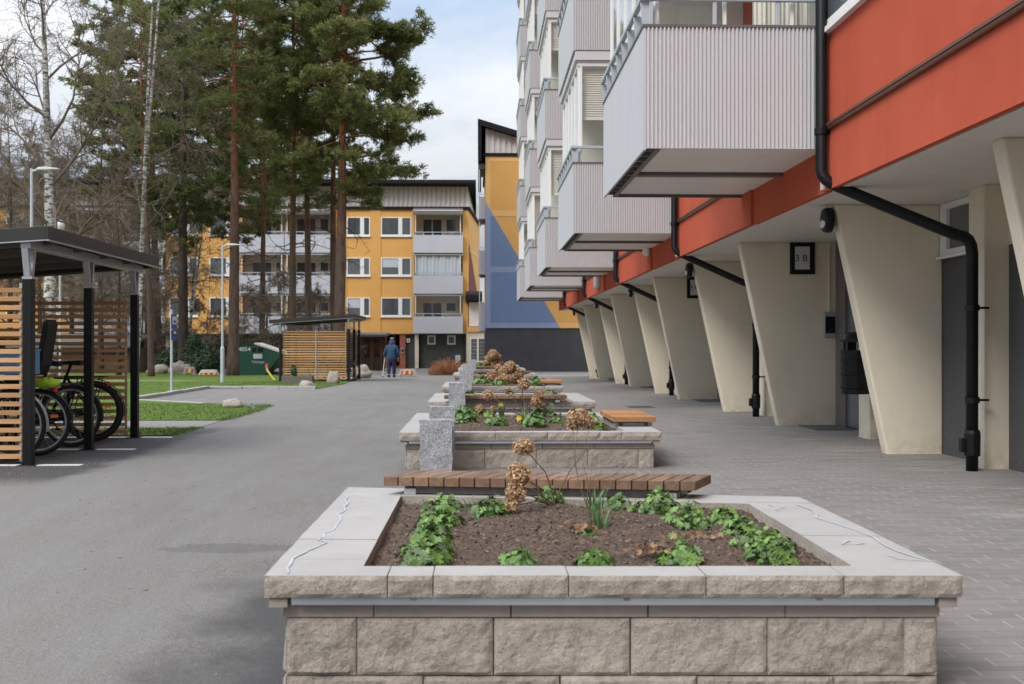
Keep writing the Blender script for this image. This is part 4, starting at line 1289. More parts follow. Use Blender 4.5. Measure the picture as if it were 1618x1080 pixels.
# ---------------------------------------------------------------- gable building with the blue and yellow mural
def clip(poly, p, n):
    """keep the part of a 2D polygon where (q-p).n >= 0"""
    out = []
    for i in range(len(poly)):
        a, b = Vector(poly[i]), Vector(poly[(i+1) % len(poly)])
        da, db = (a-p).dot(n), (b-p).dot(n)
        if da >= 0: out.append(tuple(a))
        if da*db < 0: out.append(tuple(a + (b-a)*(da/(da-db))))
    return out
def gable():
    Y = 61.0
    P = lambda x, y: at(x, y, Y)
    xl = P(767, 0).x; xr = 9.5
    z = lambda py: P(800, py).z
    t = thing('gable_house', 'tall end wall painted in a slanted blue and yellow mural above a dark stucco base', 'building', (xl, Y, zg(Y)))
    MB().box(xl, xr, Y, Y+12, -.8, z(518)).build('base_wall', M['dkwall'], t)
    MB().box(xl, xr, Y-.05, Y+12, z(518)+.002, z(247)).build('wall', M['yellow'], t)
    a, b = P(766.7, 317.8), P(885, 518); d = Vector((b.x-a.x, b.z-a.z)); n = Vector((d.y, -d.x)).normalized()  # towards lower left
    if n.x > 0: n = -n
    p0 = Vector((a.x, a.z))
    full = [(xl, z(518)+.002), (xr, z(518)+.002), (xr, z(247)), (xl, z(247))]
    bl = clip(full, p0, n)
    MB().prism(bl, 'y', Y-.056, Y-.0505).build('blue_mural', M['blue'], t)
    ly, lb = MB(), MB()
    for x0, x1, za, zb in ((xl, xl+.27, z(518)+.002, z(247)), (xl+.271, xr, z(518)+.002, z(510)), (xl+.271, xr, z(430), z(421)), (xl+.271, xr, z(341.5), z(332.5)), (xl+.271, xr, z(255), z(247))):
        r = [(x0, za), (x1, za), (x1, zb), (x0, zb)]
        q = clip(r, p0, n)
        if len(q) > 2: lb.prism(q, 'y', Y-.062, Y-.0565)
        q = clip(r, p0, -n)
        if len(q) > 2: ly.prism(q, 'y', Y-.062, Y-.0505)
    lb.build('pale_blue_band', M['blue_lt'], t); ly.build('pale_yellow_band', M['yellow_lt'], t)
    MB().box(xl-.1, xr, Y-.12, Y+12, z(247)+.002, z(242)).build('cornice', M['roofblack'], t)
    # ribbed cladding under a single-pitch roof
    zt = z(198); sl = .30
    top = lambda x: zt - sl*(x-xl)
    ribs = MB(); x = xl+.02
    ribs.prism([(xl, z(242)+.002), (xr, z(242)+.002), (xr, max(z(242)+.05, top(xr))), (xl, top(xl))], 'y', Y-.02, Y+12)
    while x < xr-.2:
        if top(x) > z(242)+.1: ribs.prism([(x, z(242)+.01), (x+.14, z(242)+.01), (x+.14, top(x+.14)), (x, top(x))], 'y', Y-.10, Y-.021)
        x += .30
    ribs.build('cladding', M['corrwall'], t)
    x0 = P(755, 190).x; za = P(755, 190).z
    MB().prism([(x0, za-.30), (xr+.4, za-.30-sl*(xr+.4-x0)), (xr+.4, za-sl*(xr+.4-x0)), (x0, za)], 'y', Y-.55, Y+12.5).build('roof', M['roofblack'], t)
    MB().box(x0+.02, x0+.20, Y-.5, Y+12, z(256), za-.3).build('eaves_board', M['roofblack'], t)
    # balconies along the left side
    xo = xl - .36
    for i, (pa, pb) in enumerate(((310, 345), (395, 433), (481, 523))):
        bb = MB().box(xo, xl-.003, Y+.15, Y+3.2, z(pb), z(pa)).build('balcony', M['balgrey'], t)
        g = MB()
        zt2 = z(pa-45) if i else z(266)
        for yy in (Y+.16, Y+1.1, Y+2.1, Y+3.1): g.box(xo+.02, xo+.06, yy, yy+.05, z(pa)+.002, zt2)
        g.box(xo+.0, xl-.003, Y+.15, Y+.2, z(pa)+.12, z(pa)+.16); g.box(xo+.0, xo+.05, Y+.21, Y+3.2, z(pa)+.12, z(pa)+.16)
        g.build('glazing_frame', M['white'], bb)
        MB().box(xo+.03, xo+.045, Y+.22, Y+3.1, z(pa)+.01, zt2).build('glass', M['winglass'], bb)
    MB().box(xo, xl-.003, Y+.12, Y+3.2, z(266), z(258)).build('balcony_roof', M['darkgrey_metal'], t)
gable()

# ---------------------------------------------------------------- yellow apartment house
def yellow_house():
    Y = 80.0; XRt = wx(740, Y)
    z = lambda py: at(700, py, Y).z
    t = thing('yellow_apartment_house', 'yellow four-storey apartment house with grey balconies, beyond the pines', 'building', (-12, Y, zg(Y)))
    X = lambda px: wx(px, Y)
    bays = [(654, 731), (452, 527), (381, 450), (188, 262), (112, 186), (-85, -10)]
    wins = [(602, 650), (548, 585), (331, 377), (268, 313), (62, 108), (10, 46), (-140, -95)]
    rows = [(343, 373), (407, 436), (470, 500)]
    xmin = X(-200)
    # wall between the bays
    w = MB(); edges = sorted(bays); x = xmin
    for a, b in edges + [(740, 740)]:
        xa = X(a)
        if xa > x + .02: w.box(x, xa, Y, Y+11, z(527), z(331))
        x = X(b)
    w.build('wall', M['yellow'], t)
    rf = MB()
    for a, b in ((585, 602), (527, 548), (650, 655), (731, 740), (313, 331), (377, 381), (262, 268)): rf.box(X(a)+.01, X(b)-.01, Y-.05, Y-.002, z(527)+.01, z(331)-.01)
    rf.build_each('pilaster', M['yellow'], t)
    bw = MB()
    for a, b in bays: bw.box(X(a)+.001, X(b)-.001, Y+1.1, Y+11, z(527), z(331))
    bw.build_each('balcony_back_wall', M['beige'], t)
    # right end wall, skewed, with its own small mural
    xe, ye = wx(757.5, Y+11), Y+11
    MB().prism([(XRt+.002, Y+.001), (xe, ye), (XRt+.002, ye)], 'z', z(527), z(331)).build('end_wall', M['yellow'], t)
    def onend(px, py):
        u = (px-740)/(757.5-740); y = Y + u*11; x = XRt + u*(xe-XRt)
        return Vector((x+.02, y-.03, at(px, py, y).z))
    MB().add([onend(740.8, 383), onend(753, 461), onend(740.8, 461)], [(0, 1, 2)]).build('red_mural', M['dkred'], t)
    MB().add([onend(740.8, 392), onend(757, 404), onend(757, 408), onend(740.8, 397)], [(0,1,2,3)]).build('pale_band', M['yellow_lt'], t)
    # windows
    for wi, (a, b) in enumerate(wins):
        for ri, (p, q) in enumerate(rows):
            f = MB(); x0, x1, za, zb = X(a), X(b), z(q), z(p); fr = .11; m0 = x0+(x1-x0)*.57; m1 = m0+.28
            for r in ((x0, x1, za, za+fr), (x0, x1, zb-fr*.6, zb), (x0, x0+fr*.7, za+fr, zb-fr*.6), (x1-fr*.7, x1, za+fr, zb-fr*.6), (m0, m1, za+fr, zb-fr*.6)):
                f.box(r[0], r[1], Y-.07, Y-.002, r[2], r[3])
            f.box(x0-.05, x1+.05, Y-.12, Y-.002, za-.06, za-.003)
            o = f.build('window', M['white'], t)
            MB().box(x0+fr*.7, m0, Y-.03, Y-.004, za+fr, zb-fr*.6).build('pane', M['winglass'], o)
            MB().box(m1, x1-fr*.7, Y-.03, Y-.004, za+fr, zb-fr*.6).build('pane', M['winglass'], o)
            if (wi*3+ri*5) % 4 == 1: MB().box(x0+fr, m0-.02, Y-.04, Y-.031, za+fr+.5, zb-fr).build('blind', M['curtain'], o)
    # balconies
    for bi, (a, b) in enumerate(bays):
        for ri, (p, q) in enumerate(((372, 400), (436, 464), (500, 526.5))):
            x0, x1 = X(a)-.02, X(b)+.02
            s = MB(); s.box(x0, x1, Y-.45, Y+1.09, z(q), z(q)+.15); s.box(x0, x1, Y-.5, Y-.452, z(q)+.0, z(p))
            s.box(x0, x0+.04, Y-.45, Y-.0, z(q)+.151, z(p)); s.box(x1-.04, x1, Y-.45, Y-.0, z(q)+.151, z(p))
            o = s.build('balcony', M['balgrey'], t)
            r = MB(); zt = z(p-5); r.box(x0, x1, Y-.48, Y-.43, zt-.05, zt)
            n = 6
            for i in range(n): xx = x0+.03+(x1-x0-.1)*i/(n-1); r.box(xx, xx+.04, Y-.475, Y-.435, z(p)+.002, zt-.052)
            r.build('railing', M['lamp'], o)
            zc = z((331, 400.5, 464.5)[ri])
            g = MB()
            for xx in (x0+.12, x1-.2): g.box(xx, xx+.06, Y-.40, Y-.34, z(p)+.002, zc-.05)
            g.box(x0, x1, Y-.40, Y-.34, zc-.12, zc-.055)
            g.build('glazing_frame', M['white'], o)
            d = MB(); d.box(x0+.55, x0+2.0, Y+1.04, Y+1.095, z(q)+.16, zc-.5); d.box(x0+2.2, x1-.45, Y+1.04, Y+1.095, z(p-8), zc-.5)
            do = d.build('balcony_window', M['white'], o)
            d = MB()
            for xa, xb, zz in ((x0+.63, x0+1.22, z(q)+.5), (x0+1.30, x0+1.92, z(q)+.5), (x0+2.28, x1-.53, z(p-8)+.08)): d.box(xa, xb, Y+1.02, Y+1.038, zz, zc-.58)
            d.build('pane', M['winglass'], do)
            if (bi, ri) == (0, 1) or (bi, ri) == (3, 1):
                c = MB(); n = 40; vs = []
                for i in range(n+1):
                    xx = x0+.2+(x1-x0-.4)*i/n; yy = Y-.25+.05*math.sin(i*1.9)+.03*math.sin(i*.7); vs += [(xx, yy, z(p)-.1), (xx, yy, zc-.15)]
                c.add(vs, [(2*i, 2*i+2, 2*i+3, 2*i+1) for i in range(n)]); c.build('curtain', M['curtain'], o, smooth=True)
        # awning over the top balcony
        x0, x1 = X(a)-.02, X(b)+.02
        aw = MB(); aw.add([(x0, Y-.02, z(331)), (x1, Y-.02, z(331)), (x1, Y-.75, z(338)), (x0, Y-.75, z(338))], [(0,3,2,1)]); aw.box(x0, x1, Y-.77, Y-.72, z(341), z(338)); aw.box(x0, x1, Y-.3, Y-.05, z(332), z(329))
        aw.build('awning', M['darkgrey_metal'], t)
    # ground floor
    zb, zt = -.9, z(527.5)
    MB().box(xmin, X(738), Y+2.2, Y+11, zb, zt).build('ground_floor_wall', M['dkwall'], t)
    MB().box(xmin, X(736), Y+.02, Y+2.19, zt, z(527)-.002).build('soffit', M['concrete'], t)
    gf = MB()
    for a, b in ((664, 733), (641, 655)): gf.box(X(a), X(b), Y+.3, Y+2.19, zb, zt-.002)
    gf.build_each('dark_panel', M['dkwall'], t)
    MB().box(X(734), X(740), Y+.02, Y+11, zb, zt-.002).build('corner_wall', M['dkwall'], t)
    for a in (655.5, 528, 366, 262, 180):
        MB().box(X(a), X(a+6), Y-.02, Y+.35, zb, zt-.002).build('pillar', M['cream'], t)
    for a in (675, 706.5):
        w = MB(); x0, x1, za, zc = X(a), X(a+13), z(544), z(529.5)
        w.box(x0, x1, Y+.24, Y+.299, za, zc); o = w.build('window', M['beige'], t)
        MB().box(x0+.1, x1-.1, Y+.22, Y+.239, za+.1, zc-.1).build('pane', M['winglass'], o)
    for a in (300, 236, 345):
        w = MB(); x0, x1, za, zc = X(a), X(a+10), z(546), z(533)
        w.box(x0, x1, Y+2.12, Y+2.199, za, zc); o = w.build('window', M['beige'], t)
        MB().box(x0+.08, x1-.08, Y+2.09, Y+2.119, za+.08, zc-.08).build('pane', M['winglass'], o)
    MB().box(X(631.5), X(640.5), Y+.1, Y+2.19, zb, zt-.002).build('brick_pier', M['brickred'], t)
    d = MB(); d.box(X(619), X(623), Y+1.0, Y+2.19, zb, zt-.002); d.box(X(607), X(610), Y+1.0, Y+2.19, zb, zt-.002); d.box(X(623), X(631), Y+1.1, Y+2.1, z(560), z(556)); d.box(X(610), X(631), Y+1.1, Y+2.0, zb, z(578))
    o = d.build('entrance_door', M['brickred'], t); MB().box(X(610.5), X(631), Y+1.4, Y+1.5, z(578), zt-.01).build('pane', M['mesh_dark'], o)
    s = MB().box(X(634), X(638.5), Y+.02, Y+.098, z(558), z(549)).build('intercom', M['steel'], t); MB().box(X(634.8), X(637.8), Y+.005, Y+.019, z(556), z(551)).build('screen', M['black'], s)
    s = MB().box(X(642), X(647.5), Y+.2, Y+.298, z(540.5), z(534.5)).build('house_sign', M['offwhite'], t); MB().box(X(644), X(645.8), Y+.18, Y+.199, z(538.6), z(536.4)).build('sign_mark', M['black'], s)
    # ribbed attic band and roof
    ar = MB(); xr2 = wx(738.5, Y)
    ar.prism([(xmin, Y+.02), (xr2, Y+.02), (xe-.1, ye), (xmin, ye)], 'z', z(326.5), z(293))
    x = xmin
    while x < xr2-.1: ar.box(x, x+.15, Y-.07, Y+.018, z(326.5)+.01, z(293)); x += .33
    ar.build('cladding', M['corrwall'], t)
    MB().prism([(xmin, Y-.15), (XRt+.12, Y-.15), (xe+.12, ye), (xmin, ye)], 'z', z(331)+.002, z(326.5)-.002).build('cornice', M['roofblack'], t)
    rx = wx(752, Y-1)
    rm = MB(); rm.prism([(Y-1.2, z(293)+.004), (Y+12, z(293)-.9), (Y+12, z(288)-.75), (Y-1.2, z(287.5))], 'x', xmin-.5, rx)
    rm.build('roof', M['roofblack'], t)
    MB().prism([(Y-.9, z(293)), (Y+11.5, z(300)), (Y+11.5, z(340)), (Y+9, z(326))], 'x', rx-.06, rx-.01).build('barge_board', M['roofblack'], t)
yellow_house()

def link_house():
    Y = 76.0; P = lambda x, y: at(x, y, Y); X = lambda a: wx(a, Y); z = lambda b: P(750, b).z
    t = thing('link_building', 'low white link with dark curved roof and lattice door beside the mural wall', 'building', (X(752), Y, zg(Y)))
    MB().box(X(737), X(775), Y, Y+6, -.9, z(524)).build('wall', M['cream'], t)
    MB().box(X(741), X(775), Y+.3, Y+6, z(515), z(477)).build('upper_wall', M['white'], t)
    MB().box(X(738), X(758), Y-.1, Y+6, z(523.9), z(516)).build('band', M['yellow_lt'], t)
    MB().box(X(756), X(775), Y-.08, Y+5, z(523.8), z(516)).build('cornice', M['balgrey'], t)
    r = MB(); r.prism([(Y-.35, z(475.5)), (Y+6, z(475.5)), (Y+6, z(458)), (Y+.2, z(459.5)), (Y-.3, z(465))], 'x', X(735.5), X(762))
    r.build('roof', M['roofblack'], t, bevel=.05)
    d = MB(); x0, x1, za, zb = X(742.5), X(768.5), z(573.5), z(533); xm = X(755)
    for q in ((x0, x1, za, za+.16), (x0, x1, zb-.09, zb), (x0, x0+.09, za+.16, zb-.09), (x1-.09, x1, za+.16, zb-.09), (xm-.07, xm+.07, za+.16, zb-.09)): d.box(q[0], q[1], Y-.10, Y-.003, q[2], q[3])
    o = d.build('lattice_door', M['white'], t)
    g = MB()
    for a, b in ((x0+.09, xm-.07), (xm+.07, x1-.09)):
        for i in range(1, 3): xx = a+(b-a)*i/3; g.box(xx-.008, xx+.008, Y-.07, Y-.03, za+.16, zb-.09)
        for i in range(1, 6): zz = za+.16+(zb-za-.25)*i/6; g.box(a, b, Y-.068, Y-.032, zz-.008, zz+.008)
    g.build('lattice', M['offwhite'], o)
    MB().box(x0+.09, x1-.09, Y-.02, Y-.004, za+.16, zb-.09).build('pane', M['winglass'], o)
link_house()

# wooden porch and fence before the entrance
def porch():
    Y = 66.0; X = lambda a: wx(a, Y); z = lambda b: at(600, b, Y).z; zb = zg(Y)
    t = thing('wooden_porch', 'brown timber porch with grey roof boards, to the left of the walking person', 'porch', (X(585), Y, zb))
    p = MB()
    for a in (569, 573, 584.5, 587, 600.5): p.box(X(a), X(a+2.6), Y, Y+.12, zb, z(535))
    p.box(X(560), X(606), Y-.02, Y+.0, z(545), z(543)); p.box(X(560), X(600), Y-.02, Y, z(535.5), z(533))
    p.build_each('post', M['brownwood'], t)
    MB().prism([(Y-.8, z(532)), (Y+3, z(528)), (Y+3, z(524)), (Y-.8, z(528.5))], 'x', X(555), X(610)).build('roof', M['greywood'], t)
    f = MB(); x = X(556)
    while x < X(600): f.box(x, x+.11, Y+.13, Y+.16, zb+.05, z(564)); x += .13
    f.build('fence_boards', M['brownwood'], t)
    MB().box(X(556), X(604), Y+1.6, Y+1.7, zb, z(530)).build('back_boards', M['brownwood'], t)
porch()
def shed():
    Y = 57.0; X = lambda a: wx(a, Y); z = lambda b: at(120, b, Y).z; zb = zg(Y)
    t = thing('wooden_shed', 'low brown wooden shed with grey roof, seen through the near cycle shelter slats', 'shed', (X(110), Y, zb))
    f = MB(); x = X(20)
    while x < X(205): f.box(x, x+.17, Y, Y+.04, zb, z(548)); x += .185
    f.box(X(20), X(205), Y+.05, Y+3, zb, z(549)); f.build('wall', M['brownwood'], t)
    MB().prism([(Y-.4, z(549)), (Y+3.3, z(530)), (Y+3.3, z(526)), (Y-.4, z(545.5))], 'x', X(14), X(212)).build('roof', M['greywood'], t)
shed()
# ---------------------------------------------------------------- trees
def tubes_np(segs, sides=3):
    """segs: list of (p0, p1, r0, r1) -> verts, quads"""
    n = len(segs)
    p0 = np.array([s[0] for s in segs]); p1 = np.array([s[1] for s in segs])
    r0 = np.array([s[2] for s in segs])[:, None]; r1 = np.array([s[3] for s in segs])[:, None]
    d = p1-p0; d /= np.maximum(np.linalg.norm(d, axis=1), 1e-9)[:, None]
    ref = np.tile(np.array([0, 0, 1.]), (n, 1)); ref[np.abs(d[:, 2]) > .9] = (1, 0, 0)
    u = np.cross(d, ref); u /= np.linalg.norm(u, axis=1)[:, None]; w = np.cross(d, u)
    vs = []
    for k in range(sides):
        a = 2*np.pi*k/sides; o = u*np.cos(a)+w*np.sin(a); vs.append(p0+o*r0); vs.append(p1+o*r1)
    v = np.stack(vs, 1).reshape(-1, 3); b = np.arange(n)*2*sides
    f = []
    for k in range(sides):
        j = (k+1) % sides; f.append(np.stack([b+2*k, b+2*k+1, b+2*j+1, b+2*j], 1))
    return v, np.concatenate(f)

def unit(v): return v/np.maximum(np.linalg.norm(v, axis=-1, keepdims=True), 1e-9)

def needle_tufts(pos, dirs, rs, per=9, L=.20, w=.013):
    n = len(pos)
    p = np.repeat(pos, per, 0); d = np.repeat(dirs, per, 0)
    b = unit(rs.normal(0, 1, (n*per, 3))*.85 + d*.9 + np.array([0, 0, .25]))
    s = unit(np.cross(b, rs.normal(0, 1, (n*per, 3))))
    ln = (L*rs.uniform(.6, 1.2, n*per))[:, None]
    p = p + rs.normal(0, L*.22, (n*per, 3))
    v = np.stack([p-s*w*.6, p+s*w*.6, p+b*ln*.6+s*w*1.4, p+b*ln], 1)
    return v.reshape(-1, 3), np.arange(4*n*per).reshape(-1, 4)

def pine_mesh(seed, Ht, crown0, Rc, prof, r0, lean=(0, 0), nb=60, needle_m='needles', dens=1.0, dead=8, bend=.15, droop=.25, tuft=.2, side=None, w=.02):
    """returns (trunk verts/faces, limbs, needles); crown0: height of the lowest green branch; prof(t) crown radius 0..1"""
    rs = np.random.RandomState(seed)
    K = 24; zs = np.linspace(-.3, Ht, K+1)
    ph = rs.uniform(0, 6.28)
    def axis(z): u = z/Ht; return np.array([lean[0]*u + bend*math.sin(2.4*u*2+ph)*u, lean[1]*u + bend*math.cos(2.1*u*2+ph)*u, z])
    def rad(z): u = max(0, z)/Ht; return r0*(1-.86*u**1.1)*(1+.35*math.exp(-max(z, 0)*2.2))
    segs = []
    limbs = []; TP = []; TD = []
    for i in range(nb):
        t = (i+rs.uniform(0, 1))/nb
        z = crown0 + (Ht-crown0)*t*.98
        az = i*2.399 + rs.uniform(-.5, .5)
        Lb = Rc*prof(t)*rs.uniform(.55, 1.12)
        if side is not None: Lb *= 1 + side[2]*(math.cos(az)*side[0]+math.sin(az)*side[1])
        if Lb < .25: Lb = .25
        p = axis(z); up = .55*t - .05 + rs.uniform(-.12, .18)
        d = np.array([math.cos(az), math.sin(az), up]); d /= np.linalg.norm(d)
        n = 6; rb = min(rad(z)*.55, .012+.012*Lb)
        pts = [p]
        for k in range(n):
            d = d + rs.normal(0, .16, 3) + np.array([0, 0, (-droop if k < 3 else droop*1.1)*.5]); d /= np.linalg.norm(d)
            p = p + d*Lb/n; pts.append(p)
        for k in range(n): limbs.append((pts[k], pts[k+1], rb*(1-.13*k), rb*(1-.13*(k+1))))
        m = max(3, int(Lb*4.7*dens))
        for j in range(m):
            u = rs.uniform(.30, 1.0)**.8; k = min(n-1, int(u*n)); fr = u*n-k
            q = pts[k]*(1-fr)+pts[min(k+1, n)]*fr
            b = pts[min(k+1, n)]-pts[k]; b = b/np.linalg.norm(b)
            sd = np.cross(b, np.array([0, 0, 1.])); sd /= max(np.linalg.norm(sd), 1e-6)
            tw = b*rs.uniform(.2, .9) + sd*rs.choice([-1, 1])*rs.uniform(.3, 1.0) + np.array([0, 0, rs.uniform(-.15, .45)]); tw /= np.linalg.norm(tw)
            Lt = min(1.15, .32*Lb+.25)*rs.uniform(.5, 1.1)*(1.15-u*.5)
            e = q + tw*Lt
            limbs.append((q, e, .010, .004))
            nt = max(4, int(Lt*12*dens))
            uu = rs.uniform(.25, 1.05, nt)
            TP.append(q + np.outer(uu, e-q) + rs.normal(0, .07, (nt, 3))); TD.append(np.tile(tw, (nt, 1)))
    for i in range(dead):
        z = crown0*rs.uniform(.45, 1.05); az = rs.uniform(0, 6.28); p = axis(z); L = rs.uniform(.5, 2.4)
        d = np.array([math.cos(az), math.sin(az), rs.uniform(-.2, .2)])
        for k in range(4):
            d = d + rs.normal(0, .25, 3); d /= np.linalg.norm(d); q = p+d*L/4; limbs.append((p, q, .028*(1-k*.2), .028*(.8-k*.2))); p = q
            if k > 0:
                for _ in range(2): limbs.append((q, q+rs.normal(0, .25, 3), .008, .003))
    tr = MB(); tr.tube([tuple(axis(z)) for z in zs], [float(rad(z)*(1+rs.uniform(-.05, .05))) for z in zs], 14)
    return tr, tubes_np(limbs, 4), needle_tufts(np.concatenate(TP), np.concatenate(TD), rs, 9, tuft, w)

def pine_tree(name, label, cat, loc, mesh, bark_m='pinebark', needle_m='needles', group='pine trees on the lawn'):
    t = thing(name, label, cat, (0, 0, 0), group)
    tr, (lv, lf), (nv, nf) = mesh
    tr.build('trunk', M[bark_m], t, smooth=True)
    np_mesh('limbs', lv, lf, M[bark_m], t, smooth=True)
    np_mesh('crown', nv, nf, M[needle_m], t)
    t.location = loc
    return t

def base(px, Y): return (wx(px, Y), Y, zg(Y)+.02)
scots = lambda t: (min(1, .55+t*1.6) if t < .3 else 1.0-.45*max(0, (t-.45)/.55)**1.3)*(.95+.1*math.sin(t*23))
full = lambda t: min(1.0, .35+1.9*t)*(1-.75*max(0, t-.35)**1.2)
spruce = lambda t: 1.02-.9*t
GPN = 'pine trees on the lawn'
# right-hand pine with the wide crown against the sky
m = pine_mesh(11, 21, 7.6, 3.75, lambda t: (.42+3.2*t if t < .18 else 1.0 if t < .42 else 1-.5*(t-.42)/.58), .27, (.45, 0), 104, dens=1.3, side=(1, -.2, .18), dead=5, bend=.10, w=.022)
T_F = pine_tree('pine_tree', 'tall pine at the right of the group, wide crown against the open sky', 'pine tree', base(534, 50), m)
m = pine_mesh(12, 21, 10.2, 3.3, scots, .24, (.15, .2), 74, dens=1.0, dead=26, bend=.1)
T_A = pine_tree('pine_tree', 'thick-trunked pine left of the green container, bark reddish higher up', 'pine tree', base(368, 49), m)
m = pine_mesh(13, 20, 7.7, 2.6, full, .185, (-.1, .2), 66, dens=1.0, dead=12, bend=.12)
T_D = pine_tree('pine_tree', 'slim pine, left of two close trunks behind the far cycle shelter', 'pine tree', base(463, 52), m)
T_E = dup(T_D, base(488, 53.5), 'slim pine, right of two close trunks behind the far cycle shelter', R(140))
T_C = dup(T_D, base(413, 58), 'slim red-barked pine behind the green container, bushes round its foot', R(250), (.85, .85, 1))
T_F2 = dup(T_A, base(528, 55), 'pine close behind the rightmost one, only its reddish trunk edge showing', R(200), (.8, .8, .95))
m = pine_mesh(14, 21, 6.2, 3.2, full, .26, (-.1, .3), 92, dens=1.0, dead=10, bend=.1, w=.024)
T_B = pine_tree('pine_tree', 'dark trunked pine above the evergreen bushes, dense low dark crown', 'pine tree', base(290, 55), m, 'darkbark', 'needles_dk')
T_L = pine_tree('pine_tree', 'broad yellowish-green pine behind the slim leaning birch', 'pine tree', base(252, 60), pine_mesh(15, 21, 8.0, 4.4, scots, .22, (-.9, 0), 104, dens=1.1, dead=9, w=.026))
T_M = dup(T_L, base(372, 66), 'far pine behind the thick-trunked pine, filling the gap above it', R(120))
T_G = pine_tree('pine_tree', 'slender brown trunk between the near shelter roof and the evergreen bushes', 'pine tree', base(239, 47), pine_mesh(16, 16, 9.2, 1.9, scots, .13, (-.4, 0), 40, dens=.8, dead=14))

def bare_tree(seed, Ht, r0, lean=(0, 0), spread=.55, first=.25, levels=4, nk=(11, 7, 6, 5), droopy=.0, fork=None, len0=.42, twig=.0035, up=.6):
    rs = np.random.RandomState(seed); segs = []
    K = 22; ph = rs.uniform(0, 6)
    ax = lambda u: np.array([lean[0]*u+.12*math.sin(4*u+ph), lean[1]*u+.1*math.cos(3*u+ph), Ht*u])
    tr = MB(); tr.tube([tuple(ax(i/K)-np.array([0, 0, .3*(i == 0)])) for i in range(K+1)], [r0*(1-.93*i/K)*(1+.3*math.exp(-i*.9)) for i in range(K+1)], 12)
    def grow(p, d, L, r, lv):
        n = 4 if lv < 2 else 3
        pts = [p]; dd = d
        for k in range(n):
            dd = dd + rs.normal(0, .17, 3) + np.array([0, 0, (up*.10 if lv < 2 else -droopy*.30)]); dd = dd/np.linalg.norm(dd)
            p = p + dd*L/n; pts.append(p)
            segs.append((pts[-2], pts[-1], max(twig, r*(1-.8*k/n)), max(twig*.6, r*(1-.8*(k+1)/n))))
        if lv+1 < levels:
            for j in range(nk[lv+1]):
                u = rs.uniform(.25, 1.0); k = min(n-1, int(u*n)); fr = u*n-k; q = pts[k]*(1-fr)+pts[k+1]*fr
                b = unit(pts[k+1]-pts[k]); s = unit(np.cross(b, rs.normal(0, 1, 3)))
                grow(q, unit(b*rs.uniform(.5, 1.0)+s*rs.uniform(.4, .95)), L*rs.uniform(.3, .62), r*.42, lv+1)
    for i in range(nk[0]):
        u = first+(1-first)*(i+rs.uniform(0, 1))/nk[0]; az = i*2.399+rs.uniform(-.5, .5)
        d = unit(np.array([math.cos(az)*spread, math.sin(az)*spread, up]))
        grow(ax(u), d, Ht*len0*(1.05-.75*u)*rs.uniform(.7, 1.15), r0*.42*(1.1-.8*u), 0)
    if fork:
        u0, dx = fork; p = ax(u0); L = Ht*(1-u0); q = [p]
        for k in range(8): q.append(p + np.array([dx*(k+1)/8*L*(1.2-.03*k), .1*k/8, L*(k+1)/8]))
        tr.tube([tuple(a) for a in q], [r0*(.62-.06*k) for k in range(9)], 8)
    return tr, tubes_np(segs, 3)
def deciduous(name, label, cat, loc, mesh, bark_m, twig_m='twig', group=None):
    t = thing(name, label, cat, (0, 0, 0), group); tr, (v, f) = mesh
    tr.build('trunk', M[bark_m], t, smooth=True); np_mesh('crown', v, f, M[twig_m], t); t.location = loc
    return t
GB = 'birches on the lawn'
deciduous('birch_tree', 'large bare birch above the near cycle shelter roof, white trunk with dark limbs', 'birch', base(74, 42), bare_tree(21, 17.5, .25, (-.1, 0), .75, .22, 4, (17, 9, 7, 6), .7, None, .36, .006, .62), 'birch', group=GB)
deciduous('birch_tree', 'slim leaning birch forking into two white stems, left of the thick pine', 'birch', base(208, 45), bare_tree(22, 17.5, .125, (1.15, 0), .7, .3, 4, (14, 8, 6, 5), .6, (.47, .075), .26, .006, .5), 'birch', group=GB)
deciduous('birch_tree', 'young thin birch with crooked white stems before the yellow house', 'birch', base(301, 62), bare_tree(23, 9.5, .10, (.5, 0), .6, .35, 4, (12, 7, 5, 4), .3, (.3, .12), .3, .006, .6), 'birch', group=GB)
GD = 'bare brown trees behind the lawn'
bt = bare_tree(31, 13, .16, (.3, .2), .75, .14, 4, (21, 9, 8, 6), .25, None, .40, .010, .55)
D0 = deciduous('bare_tree', 'bushy bare brown tree left of the leaning birch, behind the near shelter', 'tree', base(155, 56), bt, 'darkbark', group=GD)
dup(D0, base(112, 66), 'bare brown tree just right of the large birch trunk, farther back', R(100), 1.0)
dup(D0, base(20, 62), 'bare brown tree at the left edge of view, behind the lamp post', R(200), 1.05)
dup(D0, base(232, 70), 'bare brown tree far back between the leaning birch and the dark pine', R(300), 1.02)
dup(D0, base(190, 50), 'low bare brown tree between the large birch and the leaning birch', R(165), .62)
dup(D0, base(60, 75), 'bare brown tree far behind the large birch trunk', R(70), 1.1)
D1 = deciduous('bare_shrub', 'bare brown shrub with crooked limbs behind the green container', 'shrub', base(418, 56), bare_tree(32, 4.6, .09, (0, 0), 1.0, .08, 4, (12, 9, 7, 5), .1, None, .62, .012, .4), 'darkbark', 'twig', 'bare shrubs round the pines')
dup(D1, base(505, 60), 'bare brown shrub between the slim pair of pines and the rightmost pine', R(80), .9)
dup(D1, base(330, 64), 'bare brown shrub before the yellow house, left of the thick pine', R(190), .8)
dup(D1, base(222, 60), 'bare brown shrub behind the sign post with two blue plates', R(20), .9)

